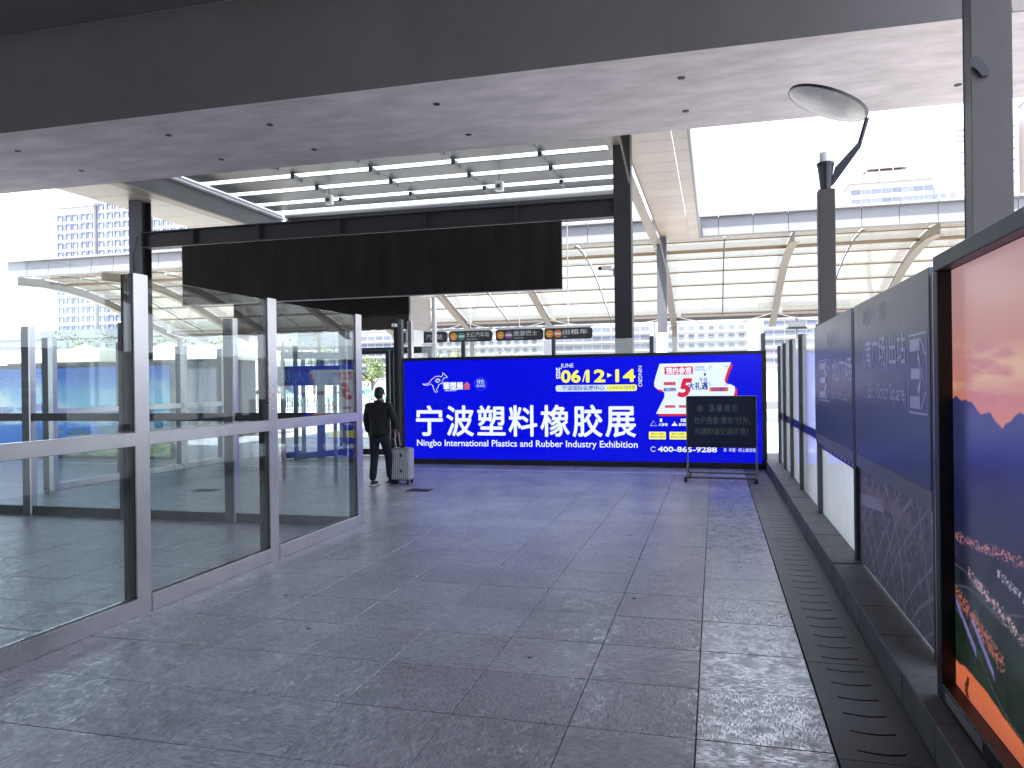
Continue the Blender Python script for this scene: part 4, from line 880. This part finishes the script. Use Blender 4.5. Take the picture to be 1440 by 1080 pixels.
TEAL = mat('teal_taxi_paint', (.02, .42, .28), .3); WHP = mat('white_taxi_paint', (.72, .75, .74), .3)
car('teal green taxi behind the white fence, left of the glass doors', (-31.8, 51, 0), R(8), TEAL, WHP)
car('teal and white taxi behind the white fence, right of the first', (-26.0, 53, 0), R(4), TEAL, WHP)
car('white taxi with teal band visible through the opening beside the man', (-19.6, 50, 0), R(4), WHP, TEAL)
bus = thing('bus', 'pale green and grey bus parked beyond the glass screens on the left', 'bus', (-37, 44, 0), rz=R(10))
MB().box(-5.2, 5.2, -1.2, 1.2, .35, 3.05).build('body', mat('pale_lime_bus_paint', (.62, .70, .50), .35), bus, bevel=.12)
for k in range(6): MB().box(-4.9+1.62*k, -3.45+1.62*k, -1.215, -1.202, 1.35, 2.6).build('window', mat('bus_glass', (.10, .13, .13), .15), bus)
for x_ in (-3.4, 3.2): MB().tube([(x_, -1.22, .48), (x_, -1.05, .48)], .48, 18).build('wheel', BLACK, bus)
MB().box(5.2, 5.215, -1.05, 1.05, 1.2, 2.7).build('windscreen', MATS['bus_glass'], bus)
# white picket fence by the road
fn = thing('picket_fence', 'long white metal picket fence along the far road', 'fence', (-46, 44.5, 0))
MB().box(0, 34, 0, .04, .95, 1.0).build('rail', WHITE, fn); MB().box(0, 34, 0, .04, .18, .23).build('rail', WHITE, fn)
PK = MB().box(0, .05, -.012, -.002, .05, 1.15).mesh('picket', WHITE)
for k in range(210): link('picket', PK, fn, (.16*k, 0, 0))
# gazebo tents
for i, (x_, y_, lab) in enumerate(((-50, 52, 'white pyramid roofed tent, leftmost of three above the blue light box'), (-42, 52, 'white pyramid roofed tent in the middle of three above the blue light box'), (-33.5, 50, 'white pyramid roofed tent nearest the black column'))):
    t = thing('gazebo_tent', lab, 'tent', (x_, y_, 0), 'white tents beyond the screens')
    mb = MB(); ap_ = mb.bm.verts.new((0, 0, 5.3)); c_ = [mb.bm.verts.new((a*2.9, b*2.9, 3.5)) for a, b in ((-1, -1), (1, -1), (1, 1), (-1, 1))]
    for k in range(4): mb.bm.faces.new((c_[k], c_[(k+1) % 4], ap_))
    mb.build('roof', WHITE, t); MB().box(-2.9, 2.9, -2.95, -2.91, 2.7, 3.5).build('valance', mat('cream_canvas', (.76, .74, .62), .6), t); MB().box(2.91, 2.95, -2.9, 2.9, 2.7, 3.5).build('valance', MATS['cream_canvas'], t)
    for a in (-2.8, 2.8):
        for b in (-2.8, 2.8): MB().tube([(a, b, 0), (a, b, 3.45)], .05, 6).build('leg', WHITE, t)
# flat cream kiosk roofs
for i, (x_, w_) in enumerate(((-24.3, 4.2), (-19.4, 4.0))):
    t = thing('kiosk', ('low kiosk with a flat cream roof behind the blue light box, left of two' if i == 0 else 'low kiosk with a flat cream roof behind the blue light box, right of two'), 'kiosk', (x_, 21.5, 0), 'cream roofed kiosks')
    MB().box(0, w_, 0, 2.4, 2.55, 3.0).build('roof', MATS['cream_canvas'], t, bevel=.02); MB().box(.15, w_-.15, .15, 2.2, 0, 2.545).build('wall', GSTEEL, t)
    for k in range(3): MB().box(.35+k*1.2, 1.35+k*1.2, .135, .147, .9, 2.2).build('window', WINB, t)
# viaduct and trees far left
vd = thing('viaduct', 'grey road viaduct crossing far behind the left glass screens', 'viaduct', (0, 75, 0))
MB().box(-150, -44, 0, 10, 6.0, 8.0).build('deck', mat('viaduct_grey', (.16, .17, .19), .8, var=.2), vd); MB().box(-150, -44, -.1, -.003, 7.6, 8.6).build('parapet', MATS['viaduct_grey'], vd)
for x_ in range(-140, -40, 18): MB().box(x_, x_+2, 3, 7, 0, 5.98).build('pier', MATS['viaduct_grey'], vd)
LEAFQ = None
def tree(label, x, y, h_, r, m, seed, n=620, group='street trees beyond the screens'):
    rnd = random.Random(seed); t = thing('street_tree', label, 'tree', (x, y, 0), group)
    mb = MB(); mb.tube([(0, 0, 0), (.05, 0, h_*.3), (0, .05, h_*.55)], .16, 8, .09)
    for k in range(6):
        a = k*1.05+rnd.random(); mb.tube([(0, 0, h_*(.3+.03*k)), (r*.5*math.cos(a), r*.5*math.sin(a), h_*.62), (r*.8*math.cos(a), r*.8*math.sin(a), h_*.78)], .06, 5, .02)
    mb.build('trunk', BARK, t); cr_ = MB()
    cl_ = [(rnd.uniform(-.65, .65)*r, rnd.uniform(-.65, .65)*r, h_*rnd.uniform(.48, .9), rnd.uniform(.28, .48)*r) for _ in range(13)]
    for _ in range(n):
        cx, cy, cz, cr0 = rnd.choice(cl_); d = Vector((rnd.gauss(0, 1), rnd.gauss(0, 1), rnd.gauss(0, 1))).normalized()*cr0*rnd.random()**.4
        p = Vector((cx, cy, cz))+d; s_ = rnd.uniform(.09, .2); a = Vector((rnd.gauss(0, 1), rnd.gauss(0, 1), rnd.gauss(0, .6))).normalized(); b = a.orthogonal().normalized()
        cr_.quad(p-a*s_, p-b*s_*.5, p+a*s_, p+b*s_*.5)
    cr_.build('crown', m, t)
tl = [(-58, 60, 7.5, 3, LEAF, 'green street tree, leftmost beyond the blue light box'), (-50, 62, 8, 3.2, LEAF, 'green street tree, second from the left beyond the blue light box'), (-43, 63, 7, 2.8, LEAF_Y, 'yellow green tree behind the tents'), (-37, 66, 6, 2.6, LEAF, 'small green tree behind the bus'),
      (-31, 66, 4.6, 2.2, LEAF_Y, 'low yellow green tree behind the teal taxi'), (-26, 66, 4.2, 2.1, LEAF_Y, 'low yellow green tree behind the second taxi'), (-21.5, 64, 4.4, 2.2, LEAF_Y, 'low yellow green tree framed by the opening beside the man'), (-17.5, 64, 4.2, 2.0, LEAF, 'low green tree hidden partly by the blue billboard')]
for i, (x_, y_, h_, r_, m_, lab) in enumerate(tl): tree(lab, x_, y_, h_, r_, m_, i+5)

# ================================================================ FAR BUILDINGS
def win_mesh(w_, h_, fr=True):
    mb = MB(); mb.box(-w_/2, w_/2, -.12, 0, -h_/2, h_/2); return mb.mesh('window', WINB)
def block(name, label, x0, x1, y, z0, z1, cols, fl, wall, wm, zwin0=None, group=None, depth=16, bal=False, skipcol=()):
    """storeyed block facing -Y; cols = x positions of windows; fl = floor height"""
    t = thing(name, label, 'apartment building', ((x0+x1)/2, y, 0), group); cx = (x0+x1)/2
    MB().box(x0-cx, x1-cx, 0, depth, 0, z1).build('wall', wall, t)
    MB().box(x0-cx-.4, x1-cx+.4, -.5, depth+.3, z1+.02, z1+.9).build('roof', WHITE_W, t)
    z = (zwin0 or 0)+fl*.5
    while z < z1-.8:
        for c in cols: link('window', wm, t, (c-cx, -.02, z))
        if bal: MB().box(x0-cx+.5, x1-cx-.5, -1.0, -.14, z-fl*.5-.1, z-fl*.5+.35).build('balcony', WHITE_W, t)
        z += fl
    return t
# left towers (only storeys the photograph shows get windows)
TWG = mat('pale_tower_glass', (.20, .23, .34), .4, var=.2, scale=.4, rand=.25); TWF = mat('tower_window_surround', (.13, .155, .30), .5, rand=.15)
def tower(label, x0, x1, y, z1, bays, stairs, zlow):
    t = thing('tower_block', label, 'tower block', ((x0+x1)/2, y, 0), 'white tower blocks on the left'); cx = (x0+x1)/2
    MB().box(x0-cx, x1-cx, 0, 18, 0, z1).build('wall', WHITE_W, t); MB().box(x0-cx-.5, x1-cx+.5, -.6, 18.4, z1+.02, z1+1.0).build('roof', WHITE_W, t)
    fm = MB(); fm.box(-1.05, 1.05, -.4, -.02, .95, 1.2); fm.box(-1.05, -.75, -.4, -.02, -.9, .94); fm.box(.75, 1.05, -.4, -.02, -.9, .94); bay = fm.mesh('bay_surround', TWF)
    wm = MB().box(-.55, .55, -.12, -.02, -.6, .7).mesh('window', TWG); sm = MB().box(-.35, .35, -.15, -.02, -.9, .9).mesh('stair_window', TWF)
    z = zlow
    while z < z1-1.6:
        for gx_ in bays: link('bay_surround', bay, t, (gx_-cx, 0, z)); link('window', wm, t, (gx_-cx, 0, z))
        for gx_ in stairs: link('stair_window', sm, t, (gx_-cx, 0, z))
        z += 3.0
    return t
tower('white tower block with blue windows, left of the pair seen under the deck', -207.6, -193.0, 205, 60.5, (-206.2, -202.8, -200.3, -196.8, -194.4), (-204.6, -198.5), 15)
tower('slightly taller white tower block next to the black column on the left', -192.4, -176, 206, 63.0, (-191, -187.6, -184.8, -181.4, -178.0), (-189.2, -183.1), 15)
tower('white tower block seen between the left column and the canopy edge', -173, -150, 208, 62, (-171.6, -168.2, -165.4, -162, -159, -155.5, -152), (-170, -163.7, -157.2), 27)

wm3 = MB().box(-.95, .95, -.15, 0, -.75, .75).mesh('window', WINB); wm4 = MB().box(-1.6, 1.6, -.15, 0, -.8, .8).mesh('window', WINB)
# low residential band behind the vault, seen above the blue billboard
def rng(a, b, s): 
    r_ = []; 
    while a < b: r_.append(a); a += s
    return r_
bands = [(-165, -118, 300, 24, 'white residential block behind the entrance porch'), (-112, -66, 300, 26, 'white residential block above the left half of the blue billboard'), (-60, -22, 290, 25, 'white residential block above the date on the blue billboard'), (-18, 12, 295, 23.5, 'white residential block above the right end of the blue billboard'), (16, 48, 285, 29, 'taller pale block behind the street lamp pole')]
for i, (a, b, y_, z_, lab) in enumerate(bands): block('apartment_building', lab, a, b, y_, 0, z_, rng(a+2.5, b-1.5, 3.6), 3.3, WHITE_W, wm3 if i % 2 else wm4, 6.5, 'pale residential blocks on the skyline', 14, bal=True)
# right: stepped top of a block above the vault
t = block('apartment_building', 'pale pink block with a roof terrace above the vaulted canopy, right of the lamp', 48, 75, 300, 0, 72, rng(50, 74, 3.4), 3.4, PINK_W, wm4, 57, None, 14)
MB().box(-7.5, 5.5, 1, 8, 73, 76.2).build('penthouse', PINK_W, t); MB().box(-8, 6, .4, 8.6, 77, 77.5).build('pergola', PINK_W, t)
for x_ in (-7.8, -3.5, 1, 5.6): MB().box(x_-.15, x_+.15, .5, .8, 73, 77).build('pergola_post', PINK_W, t)
MB().box(-22, -13.6, 2, 12, 0, 66).build('wing', WHITE_W, t); MB().box(13.6, 19, 2, 12, 0, 69).build('wing', WHITE_W, t)
for z_ in (58, 61.4, 64.5):
    for x_ in (-20.5, -17.5, -15): link('window', wm3, t, (x_, 1.98, z_))
    for x_ in (15, 17.4): link('window', wm3, t, (x_, 1.98, z_+1.5))
t = thing('tower_block', 'pale tower block behind the thick pillar, with a red emblem near its top', 'tower block', (92, 300, 0))
MB().box(-9, 9, 0, 20, 0, 91).build('wall', WHITE_W, t)
for k in range(10): MB().box(-9.1, 9.1, -.25, -.02, 53+3.9*k, 53.35+3.9*k).build('floor_band', mat('rose_band', (.24, .17, .20), .6), t)
MB().tube([(-5.5+1.4*math.cos(a), -.3, 86+1.4*math.sin(a)) for a in np.linspace(0, 2*math.pi, 17)], .35, 5).build('emblem', mat('red_emblem', (.6, .06, .08), .5), t)
text('福运来', 3.2, MATS['rose_band'], t, (-7, -.3, 0), 'front', .05, rotz2=0).location = (-7, -.3, 80)
t = block('apartment_building', 'tall pale block with blue windows at the right edge of the picture', 104, 136, 290, 0, 96, rng(106.5, 134, 4.2), 3.6, PINK_W, wm4, 62, None, 16)

# street lamp mast seen over the far glass, right
ml = thing('light_mast', 'thin floodlight mast far off between the billboard and the lamp pole', 'light mast', (8.8, 90, 0))
MB().tube([(0, 0, 0), (0, 0, 9.5)], .12, 8).build('mast', GSTEEL, ml)
for z_ in (7.2, 8.6): MB().box(-1.1, 1.1, -.2, .2, z_, z_+.25).build('bracket', DSTEEL, ml); MB().box(-.9, .9, -.5, -.21, z_+.25, z_+.8).build('flood_light', GSTEEL, ml)
